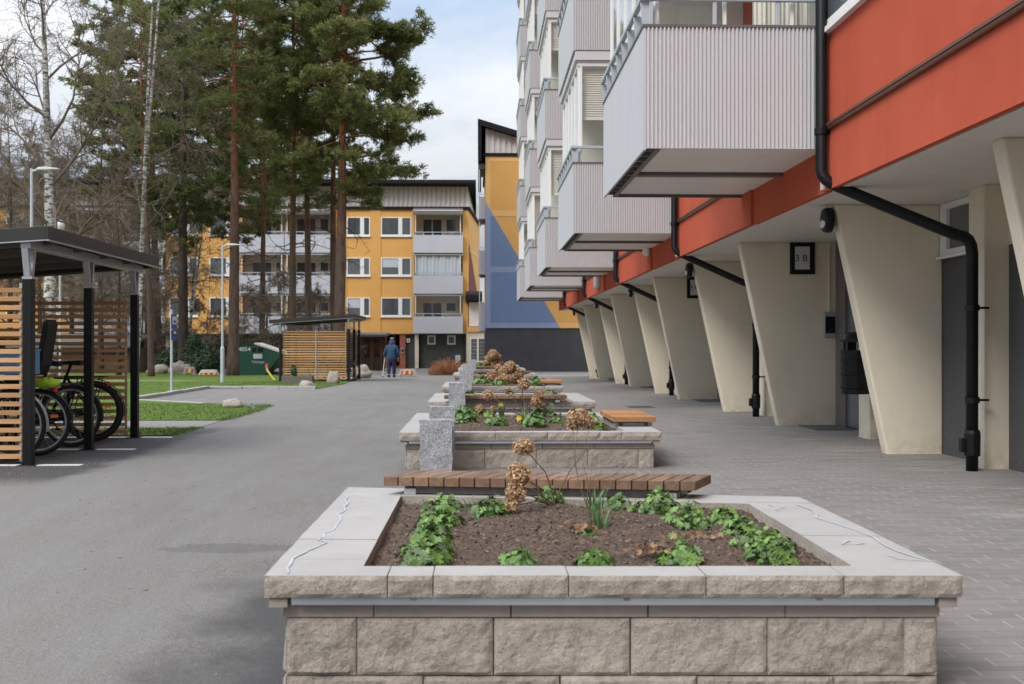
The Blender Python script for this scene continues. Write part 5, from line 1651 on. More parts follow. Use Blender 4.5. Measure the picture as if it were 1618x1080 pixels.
def leaf_bush(name, label, c, r, h, n, seed, m='shrub', ls=.06, lobes=5, cat='shrub', group=None):
    rs = np.random.RandomState(seed); root = thing(name, label, cat, c, group)
    cs = np.stack([rs.uniform(-.6, .6, lobes)*r[0], rs.uniform(-.6, .6, lobes)*r[1], rs.uniform(.25, .62, lobes)*h], 1)
    k = rs.randint(0, lobes, n); d = unit(rs.normal(0, 1, (n, 3))); q = rs.uniform(.35, 1.0, n)**.5
    pos = cs[k]+d*q[:, None]*np.array([r[0]*.52, r[1]*.52, h*.42]); pos[:, 2] = np.maximum(pos[:, 2], .03); pos += np.array(c)
    tp = np.array([(-.35, 0, 0), (0, -1, 0), (.35, 0, .1), (0, 1, .0)]); tf = np.array([(0, 1, 2, 3)])
    v, f = instance(tp, tf, pos, d+rs.normal(0, .6, (n, 3))+np.array([0, 0, .5]), rs.uniform(0, 6, n), ls*rs.uniform(.6, 1.3, n))
    np_mesh('foliage', v, f, M[m], root)
    s = MB(); c = Vector(c)
    for i in range(lobes): s.tube([c+Vector((0, 0, -.05)), c+Vector(cs[i])*.5, c+Vector(cs[i])], [.03, .02, .008], 5)
    s.build('stem', M['darkbark'], root)
    return root
GS = 'evergreen bushes by the pines'
leaf_bush('evergreen_bush', 'pointed dark juniper bush at the foot of the dark pine', base(316, 54), (.8, .7), 1.9, 7000, 1, 'shrub', .07, 8, group=GS)
leaf_bush('evergreen_bush', 'broad glossy evergreen bush behind the lamp post', base(334, 52.5), (.9, .8), 1.25, 6000, 2, 'shrub', .075, 8, group=GS)
leaf_bush('evergreen_bush', 'dark evergreen bush left of the boulders behind the sign post', base(272, 57), (.9, .8), 1.4, 5000, 3, 'shrub', .07, 7, group=GS)
def rust_shrub(label, c, rx, h, n, seed):
    rs = np.random.RandomState(seed); root = thing('rusty_shrub', label, 'shrub', c); segs = []
    for _ in range(n):
        p = np.array([rs.normal(0, rx*.42), rs.normal(0, rx*.3), 0.]); k = max(.2, 1-(p[0]/rx)**2)
        e = p+np.array([rs.normal(0, .22)+p[0]*.2, rs.normal(0, .2), h*k*rs.uniform(.5, 1.05)]); m_ = (p+e)/2+rs.normal(0, .06, 3)
        segs += [(p, m_, .008, .007), (m_, e, .007, .003)]
        for _ in range(3):
            q = m_*(1-(u := rs.uniform(0, .9)))+e*u; segs.append((q, q+rs.normal(0, .14, 3)+np.array([0, 0, .1]), .005, .003))
    v, f = tubes_np(segs, 3); v = v+np.array(c)
    np_mesh('twigs', v, f, M['rusttwig'], root)
    leafp = np.array([s[1] for s in segs]); leafp = leafp[rs.rand(len(leafp)) < .9]+np.array(c)
    tp = np.array([(-.4, 0, 0), (0, -1, 0), (.4, 0, .1), (0, 1, .0)])
    v, f = instance(tp, np.array([(0, 1, 2, 3)]), leafp, rs.normal(0, 1, (len(leafp), 3)), rs.uniform(0, 6, len(leafp)), rs.uniform(.015, .035, len(leafp)))
    np_mesh('leaves', v, f, M['rusttwig'], root)
rust_shrub('rust-coloured twiggy shrub left of the row of granite posts, before the dark wall', base(708, 50), .66, .46, 800, 4)
rust_shrub('rust-coloured clipped hedge behind the wooden porch posts', (wx(580, 67.2), 67.2, zg(67)+.9), 1.0, .9, 500, 5)
# ---------------------------------------------------------------- cycle shelters
def shelter(label, slat_end_left=-6.32):
    """built at the near site: three posts at x=-4.1, end walls of slats, single-pitch roof"""
    x0 = -4.10; ys = (10.52, 12.12, 13.72); zb = -.02
    t = thing('cycle_shelter', label, 'cycle shelter', (x0, 10.52, zb), 'slatted cycle shelters')
    for xx, kind in ((x0, 0), (-6.30, 1)):
        for y in ys:
            dz = 0 if kind == 0 else -.15
            p = MB(); p.box(xx-.043, xx+.043, y-.043, y+.043, zb, 1.70+dz); p.box(xx-.085, xx+.085, y-.085, y+.085, zb, zb+.028)
            po = p.build('post', M['black'], t, bevel=.006)
            b = MB()
            for s in (-1, 1): b.prism([(y+s*.022-.02, 1.70+dz), (y+s*.022+.02, 1.70+dz), (y+s*.085+.022, 1.975+dz), (y+s*.085-.022, 1.975+dz)], 'x', xx-.028, xx+.028)
            b.cbox(Vector((xx, y, 1.712+dz)), .09, .09, .02); b.build('bracket', M['steel'], po)
        MB().box(xx-.045, xx+.045, 10.44, 13.97, 1.976+dz, 2.062+dz).build('beam', M['steel'], t, bevel=.004)
    # roof: falls to the left
    xr, xl = -3.90, -6.62; sl = .068
    zr = lambda x, z: z + sl*(x-xr)
    yb, ye = 10.38, 13.94
    r = MB(); r.prism([(xl, zr(xl, 2.093)+.02), (xr, 2.113), (xr, 2.163), (xl, zr(xl, 2.163))], 'y', yb+.03, ye-.03)
    r.build('roof', M['roofblack'], t)
    f = MB()
    f.prism([(xl, zr(xl, 2.050)), (xr, 2.050), (xr, 2.171), (xl, zr(xl, 2.171))], 'y', yb, yb+.028)
    f.prism([(xl, zr(xl, 2.050)), (xr, 2.050), (xr, 2.171), (xl, zr(xl, 2.171))], 'y', ye-.028, ye)
    f.box(xr-.0, xr+.028, yb, ye, 2.050, 2.171); f.box(xl-.028, xl, yb, ye, zr(xl, 2.050), zr(xl, 2.171))
    f.build('fascia', M['fascia'], t, bevel=.003)
    e = MB(); e.prism([(xl, zr(xl, 2.040)), (xr, 2.040), (xr, 2.049), (xl, zr(xl, 2.049))], 'y', yb-.006, yb+.03); e.box(xr-.01, xr+.034, yb, ye, 2.040, 2.049)
    e.build('edge_strip', M['steel'], t)
    j = MB()
    for i in range(5):
        y = yb+.35+i*.8; j.prism([(xl+.05, zr(xl+.05, 2.018)), (xr-.05, zr(xr-.05, 2.038)), (xr-.05, 2.112), (xl+.05, zr(xl+.05, 2.103))], 'y', y, y+.05)
    j.build('rafter', M['greywood'], t)
    # slatted end walls
    for wi, y in enumerate((10.56, 13.68)):
        s = MB(); n = 20; ztop = 1.66
        for i in range(n):
            z = .055+i*(ztop-.055)/n; yy = y+.02+random.uniform(-.002, .002)
            s.box(-6.24, x0-.085, yy-.014, yy+.014, z, z+.043)
        w = s.build('slat_wall', M['slat'] if wi == 0 else M['slat'], t, bevel=.002)
        q = MB()
        for xx in (x0-.105, -5.17, -6.2): q.box(xx-.012, xx+.012, y+.035, y+.06, .03, ztop+.01)
        q.box(-5.18, -5.15, y-.012, y+.005, .03, ztop) if wi == 0 else None
        q.build('batten', M['steel'], w)
    s = MB()
    for i in range(20):
        z = .055+i*.08; s.box(-6.37, -6.345, 10.62, 13.62, z, z+.043)
    s.build('slat_wall', M['slat'], t)
    # cycle rack
    k = MB()
    for y in (11.0, 11.5, 12.1, 12.7, 13.2): k.tube([(-5.7, y, zb), (-5.7, y, .42), (-5.45, y, .55), (-5.2, y, .42), (-5.2, y, zb)], .02, 8)
    k.build('cycle_rack', M['steel'], t)
    return t
M['fascia'] = mat('fascia_sheet', (.026,.024,.023), .5, .12, 3, metal=.0, spec=.4)
sh1 = shelter('near cycle shelter at the left edge, dark roof and brown slats round parked bicycles')
c2 = ong(550, 603.3)
sh2 = dup(sh1, (wx(551, 37.1), 37.1, zg(37.1)), 'far cycle shelter on the lawn before the yellow house, granite boulder beside it')

# ---------------------------------------------------------------- bicycles (wheels in the x-z plane, front to the left)
def bicycle(label, loc, rz=0, frame_m='black', rim_m='steel', seat_child=False, rack=True, group='bicycles parked in the cycle shelters', wr=.335, fat=.022):
    x, y, z = loc; t = thing('bicycle', label, 'bicycle', loc, group)
    rw, fw = Vector((x, y, z+wr)), Vector((x-1.05, y, z+wr))
    for c in (rw, fw):
        w = MB().torus(c, wr-fat, fat, n=48, m=8).build('wheel', M['rubber'], t, smooth=True)
        MB().torus(c, wr-fat*2.0-.006, .012, n=48, m=6).build('rim', M[rim_m], w, smooth=True)
        s = MB()
        for i in range(28):
            a = i*2*math.pi/28; o = .03 if i % 2 else -.03
            s.tube([c+Vector((.02*math.cos(a+.8), o, .02*math.sin(a+.8))), c+Vector(((wr-.05)*math.cos(a), 0, (wr-.05)*math.sin(a)))], .0016, 3, False)
        s.tube([c+Vector((0, -.05, 0)), c+Vector((0, .05, 0))], .022, 10); s.build('spokes', M['steel'], w)
        f = MB(); vs = []; n = 22; a0, a1 = (R(-10), R(165)) if c is rw else (R(30), R(200))
        for i in range(n+1):
            a = a0+(a1-a0)*i/n
            for q, h in ((wr+.012, -.032), (wr+.022, 0), (wr+.012, .032)): vs.append(c+Vector((q*math.cos(a), h, q*math.sin(a))))
        fs = []
        for i in range(n):
            for j in range(2): fs.append((3*i+j, 3*i+j+1, 3*i+4+j, 3*i+3+j))
        f.add(vs, fs); f.build('mudguard', M[frame_m], t, smooth=True)
    bb = Vector((x-.46, y, z+.29)); st = Vector((x-.30, y, z+.78)); hd = Vector((x-.86, y, z+.84)); hl = hd+Vector((-.05, 0, -.17))
    f = MB()
    f.tube([bb, st+Vector((.06, 0, .1))], .017, 8); f.tube([bb, hl], .02, 8); f.tube([bb.lerp(st, .55), hd+Vector((0, 0, -.05))], .017, 8)
    f.tube([hd+Vector((.02, 0, .06)), hl], .02, 8)
    for s in (-1, 1):
        f.tube([bb+Vector((0, s*.03, 0)), rw+Vector((0, s*.06, 0))], .010, 6); f.tube([bb.lerp(st, .95)+Vector((0, s*.02, 0)), rw+Vector((0, s*.06, 0))], .009, 6)
        f.tube([hl+Vector((0, s*.03, 0)), hl+Vector((-.04, s*.055, -.08)), fw+Vector((0, s*.055, 0))], .012, 6)
    f.build('frame', M[frame_m], t, smooth=True)
    c = MB(); c.lathe([(.075, -.006), (.085, -.004), (.085, .004), (.075, .006)], (0,0,0), 24); c.v = [(bb.x+v[0], bb.y-.055+v[2], bb.z+v[1]) for v in c.v]
    c.tube([bb+Vector((0, -.07, 0)), bb+Vector((.10, -.075, -.13)), bb+Vector((.10, -.14, -.13))], .011, 6); c.tube([bb+Vector((0, .07, 0)), bb+Vector((-.10, .075, .13)), bb+Vector((-.10, .14, .13))], .011, 6)
    c.cbox(bb+Vector((.10, -.13, -.135)), .09, .08, .02); c.cbox(bb+Vector((-.10, .13, .135)), .09, .08, .02)
    c.prism([(bb.x-.09, bb.z+.07), (rw.x+.05, rw.z+.045), (rw.x+.05, rw.z-.03), (bb.x-.09, bb.z-.07)], 'y', bb.y-.075, bb.y-.062)
    c.build('crank_set', M['black'], t)
    s = MB(); sp = st+Vector((.06, 0, .13))
    s.add([sp+Vector(p) for p in ((-.14, -.02, 0), (-.14, .02, 0), (.0, .07, .015), (.0, -.07, .015), (.13, .085, .02), (.13, -.085, .02), (-.14, -.015, -.03), (-.14, .015, -.03), (.0, .05, -.03), (.0, -.05, -.03), (.12, .07, -.04), (.12, -.07, -.04))],
          [(0,1,2,3), (3,2,4,5), (7,6,9,8), (8,9,11,10), (1,0,6,7), (5,4,10,11), (2,1,7,8), (4,2,8,10), (0,3,9,6), (3,5,11,9)])
    s.build('saddle', M['blackmat'], t, bevel=.012)
    h = MB(); hb = hd+Vector((.03, 0, .18))
    h.tube([hd, hb], .013, 8); h.tube([hb+Vector((.17, -.29, .0)), hb+Vector((.04, -.2, .03)), hb, hb+Vector((.04, .2, .03)), hb+Vector((.17, .29, .0))], .012, 8)
    for q in (-1, 1): h.tube([hb+Vector((.18, q*.292, 0)), hb+Vector((.08, q*.24, .02))], .018, 8)
    h.build('handlebar', M['black'], t, smooth=True)
    if rack:
        k = MB(); zt = z+.745
        for q in (-.06, .06): k.tube([(x-.27, y+q, zt), (x+.16, y+q, zt)], .007, 6); k.tube([(x+.1, y+q, zt), (x+.0, y+q, z+wr)], .006, 6)
        for i in range(4): k.tube([(x-.22+i*.12, y-.06, zt), (x-.22+i*.12, y+.06, zt)], .005, 5)
        k.build('luggage_rack', M['black'], t)
        MB().cbox(Vector((x+.18, y, z+.66)), .02, .08, .05).build('reflector', M['red_paint'], t)
    if seat_child:
        c = MB(); cx, cz = x-.06, z+.80
        c.prism([(cx-.20, cz), (cx+.10, cz), (cx+.16, cz+.10), (cx+.22, cz+.50), (cx+.20, cz+.56), (cx+.165, cz+.5), (cx+.10, cz+.13), (cx-.20, cz+.10)], 'y', y-.15, y+.15)
        c.prism([(cx-.2, cz+.08), (cx+.12, cz+.08), (cx+.15, cz+.24), (cx+.05, cz+.20), (cx-.16, cz+.12)], 'y', y-.18, y-.151); c.prism([(cx-.2, cz+.08), (cx+.12, cz+.08), (cx+.15, cz+.24), (cx+.05, cz+.20), (cx-.16, cz+.12)], 'y', y+.151, y+.18)
        for s_ in (-1, 1): c.prism([(cx-.12, cz-.38), (cx-.04, cz-.38), (cx-.02, cz+.02), (cx-.16, cz+.02)], 'y', y+s_*.17-.02, y+s_*.17+.02)
        c.build('child_seat', M['blackmat'], t, bevel=.02)
    for yy in (rw,):
        MB().cbox(Vector((x+.18, y-.03, z+wr+.06)), .07, .012, .03).build('spoke_reflector', M['scooter'], t)
    t.rotation_euler = (0, 0, rz)
    return t
bicycle('bicycle nearest the slatted wall with child seat, silver rim on its rear wheel', (wx(58, 11.45), 11.45, 0), R(2), 'black', 'steel', True)
bicycle('black bicycle parked second, between the child-seat bicycle and the rearmost one', (wx(112, 12.45), 12.45, 0), R(-3), 'black', 'steel')
bicycle('black bicycle parked rearmost, fat black rear tyre showing right of the middle post', (wx(146, 13.15), 13.15, 0), R(3), 'black', 'black', False, True, wr=.35, fat=.032)
bk4 = bicycle('bicycle inside the far cycle shelter, seen through its slats', (wx(553, 38.2), 38.2, zg(38.2)), R(4), 'black', 'steel')
bk5 = bicycle('silver bicycle behind the near slatted wall with a blue crate before it', (wx(18, 11.0), 11.0, 0), R(-2), 'steel', 'steel', False, False)
def lime():
    p = at(75, 605, 11.3)
    mb = MB(); rs = random.Random(4)
    n, m_ = 14, 10; vs = []
    for i in range(n+1):
        u = i/n; x = p.x-.11+.22*u; r = .055*math.sin(math.pi*(.12+.8*u))**.5
        for j in range(m_):
            a = 2*math.pi*j/m_; k = r*(1+.35*mnoise.noise(Vector((x*24, math.cos(a)*2, math.sin(a)*2))))
            vs.append((x, p.y+k*1.3*math.cos(a), p.z+k*math.sin(a)))
    fs = [(i*m_+j, i*m_+(j+1) % m_, (i+1)*m_+(j+1) % m_, (i+1)*m_+j) for i in range(n) for j in range(m_)]+[tuple(range(m_))[::-1], tuple(range(n*m_, (n+1)*m_))]
    mb.add(vs, fs); o = mb.build('lime_cover', M['limepl'], None, smooth=True, loc=p, label='crumpled lime-green fabric cover on the bicycle with the child seat', category='fabric cover')
lime()
def crate():
    x, y, z = wx(13, 10.95), 11.0, .82
    t = thing('blue_crate', 'blue plastic crate on the silver bicycle, glimpsed through the slatted wall', 'crate', (x, y, z))
    a = MB(); w, d, h = .21, .16, .22
    for s in (-1, 1): a.box(x-w, x+w, y+s*d-.006, y+s*d+.006, z, z+h); a.box(x+s*w-.006, x+s*w+.006, y-d, y+d, z, z+h)
    a.box(x-w, x+w, y-d, y+d, z, z+.01); a.build('body', M['skyblue'], t)
    r = MB()
    for s in (-1, 1): r.box(x-w-.012, x+w+.012, y+s*d-.014, y+s*d+.014, z+h+.001, z+h+.02); r.box(x+s*w-.014, x+s*w+.014, y-d+.015, y+d-.015, z+h+.001, z+h+.02)
    r.build('rim', M['skyblue'], t)
    t['group'] = 'things on the bicycles'
crate()

# ---------------------------------------------------------------- lamp posts and the sign post
def lamp_post(label, px, py_top, Y, base_py=None):
    x = wx(px, Y); zb = zg(Y)+.02; zt = at(px, py_top, Y).z
    t = thing('lamp_post', label, 'lamp post', (x, Y, zb), 'grey lamp posts')
    p = MB(); p.tube([(x, Y, zb-.1), (x, Y, zb+1.05)], .062, 14); p.lathe([(.062, 1.05), (.036, 1.12)], (x, Y, zb), 14); p.tube([(x, Y, zb+1.1), (x, Y, zt)], [.036, .03], 12)
    p.build('pole', M['lamp'], t, smooth=False)
    MB().tube([(x, Y, zt-.06), (x+.16, Y, zt-.02)], .026, 10).build('arm', M['lamp'], t)
    h = MB(); h.prism([(x+.10, zt-.03), (x+.16, zt+.022), (x+.30, zt+.03), (x+.58, zt+.0), (x+.58, zt-.015), (x+.28, zt-.03)], 'y', Y-.08, Y+.08)
    ho = h.build('lamp_head', M['offwhite'], t, bevel=.012)
    MB().box(x+.30, x+.52, Y-.06, Y+.06, zt-.036, zt-.024).build('lens', M['glass'], ho)
    d = MB().box(x-.03, x+.03, Y-.072, Y-.060, zb+.35, zb+.7).build('service_hatch', M['lamp'], t)
lamp_post('grey lamp post rising over the near cycle shelter roof', 50, 266, 24.0)
lamp_post('grey lamp post on the lawn before the thick pine', 351.5, 386, 35.5)
def signpost():
    p = ong(271, 622); x, y = p.x, p.y; zb = p.z; t = thing('sign_post', 'grey post with two blue sign plates turned edge-on, on the lawn by the kerb', 'sign post', (x, y, zb))
    MB().tube([(x, y, zb), (x, y, at(270, 489, y).z)], .03, 12).build('pole', M['lamp'], t)
    f = MB(); f.lathe([(.10, 0), (.10, .05), (.05, .07)], (x, y, zb), 14); f.build('foot', M['concrete'], t)
    a = R(76)
    for zt_, zb_, m_ in ((at(0, 496, y).z, at(0, 519, y).z, 'blue_sign'), (at(0, 521, y).z, at(0, 537, y).z, 'blue_sign')):
        s = MB(); Mx = Matrix.Translation((x+.02, y-.035, 0)) @ Matrix.Rotation(a, 4, 'Z'); s.box(-.05, .21, -.012, .0, zb_, zt_, Mx)
        o = s.build('sign_plate', M[m_], t)
        s = MB(); s.box(-.0, .19, -.016, -.0125, zb_+.10, zt_-.05, Mx); s.build('sign_face', M['paper'] if zt_ > 1.5 else M['dkwall'], o)
        s = MB(); s.box(.05, .15, -.019, -.0165, zb_+.14, zb_+.2, Mx); s.build('sign_mark', M['blue_sign'] if zt_ > 1.5 else M['paper'], o)
signpost()
def globe_lamp():
    Y = 44; x = wx(95, Y); zt = at(95, 347, Y).z; t = thing('globe_lamp', 'white-headed small lamp showing over the near shelter roof, right of the large birch', 'lamp post', (x, Y, zg(Y)))
    MB().tube([(x, Y, zg(Y)), (x, Y, zt-.42)], .045, 10).build('pole', M['lamp'], t)
    h = MB(); h.lathe([(.06, -.42), (.15, -.36), (.17, -.2), (.13, -.08), (.05, -.05)], (x, Y, zt), 14); h.build('lamp_head', M['white'], t, smooth=True)
    h = MB(); h.lathe([(.13, -.075), (.12, -.02), (.03, 0)], (x, Y, zt), 14); h.build('lamp_cap', M['lamp'], t)
globe_lamp()

# ---------------------------------------------------------------- green container
def container():
    Y = 50.5; X = lambda a: wx(a, Y); z = lambda b: at(400, b, Y).z; zb = zg(Y)
    t = thing('recycling_container', 'dark green steel container numbered 4054 on the lawn beside the thick pine', 'container', (X(400), Y, zb))
    b = MB(); b.prism([(X(374), z(594)), (X(374), z(546.5)), (X(402), z(543.5)), (X(443), z(557)), (X(443), z(562)), (X(417), z(594))], 'y', Y, Y+1.7)
    b.build('body', M['green_paint'], t, bevel=.015)
    r = MB(); r.prism([(X(401), z(543.2)), (X(403), z(541)), (X(446), z(555.5)), (X(446), z(558.0))], 'y', Y-.06, Y+1.8); r.build('lid', M['corrwall'], t)
    MB().prism([(X(372.5), z(546.3)), (X(372.5), z(544.8)), (X(401.5), z(541.6)), (X(401.5), z(543.2))], 'y', Y-.03, Y+1.75).build('lid', M['green_paint'], t)
    s = MB(); s.tube([(X(441), Y+.9, z(561)), (X(418), Y+.9, z(592))], .03, 6); s.box(X(419), X(441), Y+.2, Y+1.5, zb, zb+.12); s.build('underframe', M['black'], t)
    v = MB()
    for a, c in ((398.6, 404.6), (407.4, 415.8)): v.box(X(a), X(c), Y-.02, Y-.001, z(555.6), z(549.6))
    v.build('slot', M['mesh_dark'], t)
    n = text_mesh('number', '4054', .26, M['white'], t, Vector((X(386.5), Y-.004, z(551.6))))
    l = MB().box(X(400.3), X(414.2), Y-.012, Y-.001, z(566.2), z(558.8)).build('label_plate', M['paper'], t)
    text_mesh('small_lettering', 'Tidningar', .155, M['paper'], t, Vector((X(408), Y-.004, z(571.6))))
container()
def tube_thing(name, label, cat, pts, r, m, tip=None):
    t = thing(name, label, cat, pts[0]); MB().tube(pts, r, 10).build('bar', M[m], t)
    if tip: 
        for q, mm in tip: MB().tube(q, r*1.25, 10).build('reflector', M[mm], t)
p = ong(434, 600.5); Yp = p.y
a = at(423, 586, Yp)
tube_thing('leaning_bar', 'leaning yellow bar with orange reflectors on the lawn before the container', 'barrier bar', [tuple(p), tuple(a), tuple(at(421.5, 580, Yp))], .034, 'yellow_paint',
           [([tuple(at(421.3, 580.5, Yp)), tuple(at(421.9, 577, Yp))], 'orange_paint'), ([tuple(at(421.9, 577, Yp)), tuple(at(423, 574.5, Yp))], 'red_paint')])

# ---------------------------------------------------------------- concrete barriers with warning plates
def barrier(label, pa, pb, pt, Y, m, stripes, plate):
    x0, x1 = wx(pa, Y), wx(pb, Y); zt = at(pa, pt, Y).z; zb = zg(Y); w = x1-x0
    t = thing('concrete_barrier', label, 'barrier', ((x0+x1)/2, Y, zb), 'low barriers with warning plates')
    b = MB(); b.prism([(x0, zb+.05), (x0, zb), (x0+w*.12, zb), (x0+w*.14, zb+.05), (x1-w*.3, zb+.05), (x1-w*.28, zb), (x1-w*.1, zb), (x1-w*.08, zb+.0), (x1, zb), (x1-w*.16, zt), (x0+w*.13, zt)], 'y', Y, Y+.38)
    b.build('block', M[m], t, bevel=.02)
    px0, px1, pz0, pz1 = plate; X0, X1 = wx(px0, Y), wx(px1, Y); Z0, Z1 = at(px0, pz1, Y).z, at(px0, pz0, Y).z
    o = MB().box(X0, X1, Y-.02, Y-.001, Z0, Z1).build('warning_plate', M['red_paint'], t)
    s = MB(); n = stripes
    for i in range(n):
        a = X0+(X1-X0)*(i+.5-.26)/n; s.prism([(a, Z0), (a+(X1-X0)*.42/n, Z0), (a+(X1-X0)*.52/n, Z1), (a+(X1-X0)*.10/n, Z1)], 'y', Y-.024, Y-.0205)
    s.build('stripe', M['yellow_paint'], o)
barrier('concrete barrier with red and yellow striped plate, right of the walking person', 628.5, 660, 583.5, 46.5, 'concrete', 2, (634.5, 652, 585.5, 591))
barrier('low white barrier with red and yellow plate behind the lawn, left of the lamp post', 313.5, 345, 584, 50.5, 'offwhite', 3, (317, 343, 588.5, 592.5))
barrier('grey barrier with orange plate beside the boulders behind the lawn', 289, 309, 579.5, 51.5, 'concrete', 1, (294, 305, 582.5, 588))

# ---------------------------------------------------------------- stones
def rock(label, px, py_base, wpx, hpx, seed, Y=None, group='field stones on the grass', cat='boulder'):
    p = ong(px, py_base) if Y is None else Vector((wx(px, Y), Y, zg(Y))); s = p.y/1800
    rx, h = wpx*s/2, hpx*s; mb = MB(); n, m_ = 18, 12; vs = []
    for j in range(m_+1):
        th = math.pi*j/m_
        for i in range(n):
            a = 2*math.pi*i/n; d = Vector((math.sin(th)*math.cos(a), math.sin(th)*math.sin(a), math.cos(th)))
            k = 1+.30*mnoise.fractal(d*1.3+Vector((seed*3.1, 0, 0)), 1, 2, 4)
            vs.append((p.x+d.x*rx*k, p.y+rx*.8+d.y*rx*.8*k, p.z+max(-.1, (d.z*.62+.40)*h*k)))
    fs = [(j*n+i, (j+1)*n+i, (j+1)*n+(i+1) % n, j*n+(i+1) % n) for j in range(m_) for i in range(n)]
    mb.add(vs, fs); mb.build('field_stone', M['graniterock'], None, smooth=True, loc=p, label=label, category=cat, group=group)
rock('pale flat stone in bare soil at the tip of the near lawn', 365, 645, 32, 14, 1)
rock('brown rounded stone on the grass before the far cycle shelter', 484, 614, 25, 12, 2)
rock('pale upright stone before the right corner post of the far cycle shelter', 526, 606.5, 21, 20, 3)
rock('large pale boulder right of the far cycle shelter', 570, 598, 34, 20, 4, 43)
rock('large brownish boulder behind the sign post', 283, 592, 42, 20, 5, 53)
rock('long low stone left of the large brownish boulder', 246, 590, 34, 13, 6, 54)
rock('pale rounded stone at the left end of the farthest planter', 728, 586, 10, 12, 7, 43.5)
# wooden trough with a little conifer
def trough():
    Y = 34.6; X = lambda a: wx(a, Y); z = lambda b: at(465, b, Y).z; zb = zg(Y)+.03
    t = thing('wooden_trough', 'weathered wooden plant trough on short legs before the far cycle shelter', 'plant trough', (X(468), Y, zb))
    b = MB(); x0, x1, za, zt = X(444.5), X(493), z(604.5), z(594)
    for s in (0, 1): b.box(x0, x1, Y+s*.42, Y+s*.42+.035, za, zt); b.box((x0, x1-.035)[s], (x0+.035, x1)[s], Y+.036, Y+.419, za, zt)
    b.box(x0+.036, x1-.036, Y+.036, Y+.419, za, za+.04); b.build('box', M['greywood'], t)
    f = MB()
    for a in (452, 482): f.box(X(a), X(a+6), Y+.08, Y+.36, zb-.05, za-.002)
    f.build('leg', M['black'], t); MB().box(x0+.036, x1-.036, Y+.036, Y+.419, za+.045, zt-.03).build('soil', M['soil'], t)
    leaf_bush('small_conifer', 'small green conifer growing in the wooden trough', (X(464.5), Y+.2, zt-.04), (.13, .13), .40, 900, 9, 'shrub', .035, 6, 'conifer')
trough()
# electricity cabinet
def cabinet():
    Y = 62.0; x0, x1 = wx(719.5, Y), wx(727.5, Y); z = lambda b: at(723, b, Y).z
    t = thing('electric_cabinet', 'small pale electric cabinet on a frame, right of the rust-coloured shrub', 'cabinet', ((x0+x1)/2, Y, zg(Y)))
    MB().box(x0, x1, Y, Y+.2, z(573), z(561)).build('box', M['offwhite'], t, bevel=.01)
    MB().box(x0+.06, x1-.08, Y-.012, Y-.001, z(570), z(563)).build('door', M['paper'], t)
    f = MB(); f.box(x0, x0+.05, Y+.05, Y+.12, zg(Y), z(573)-.002); f.box(x1-.05, x1, Y+.05, Y+.12, zg(Y), z(573)-.002); f.build('stand', M['concrete'], t)
    b = MB(); b.torus((x1+.02, Y-.06, z(573)), .11, .035, n=20, m=6); b.build('cable_coil', M['blackmat'], t)
cabinet()
# litter bin on the pier
def bin_():
    p = at(1352, 590, 12.9); x, y = p.x, 12.88; zb, zt = at(1352, 622, 12.88).z, at(1352, 553, 12.88).z
    t = thing('litter_bin', 'black slatted litter bin hung on the pier behind the slanted fin', 'litter bin', (x, y, zb))
    b = MB(); b.lathe([(.155, 0), (.165, .01), (.175, zt-zb), (.16, zt-zb), (.15, .03)], (x, y, zb), 24)
    for u in (.12, .42, .72): b.lathe([(.168, u*(zt-zb)), (.180, u*(zt-zb)+.008), (.180, u*(zt-zb)+.03), (.170, u*(zt-zb)+.038)], (x, y, zb), 24)
    b.build('body', M['black'], t)
    l = MB(); zl = at(1352, 540, y).z; l.lathe([(.185, 0), (.185, .03), (.15, .09), (.06, .115)], (x, y, zl), 24); l.build('lid', M['black'], t)
    a = MB(); a.box(x-.05, x+.05, y+.15, y+.20, zb, zl+.06)
    for s in (-1, 1): a.tube([(x+s*.12, y+.06, zt-.02), (x+s*.12, y+.06, zl+.01)], .012, 6)
    a.build('bracket', M['black'], t)
bin_()

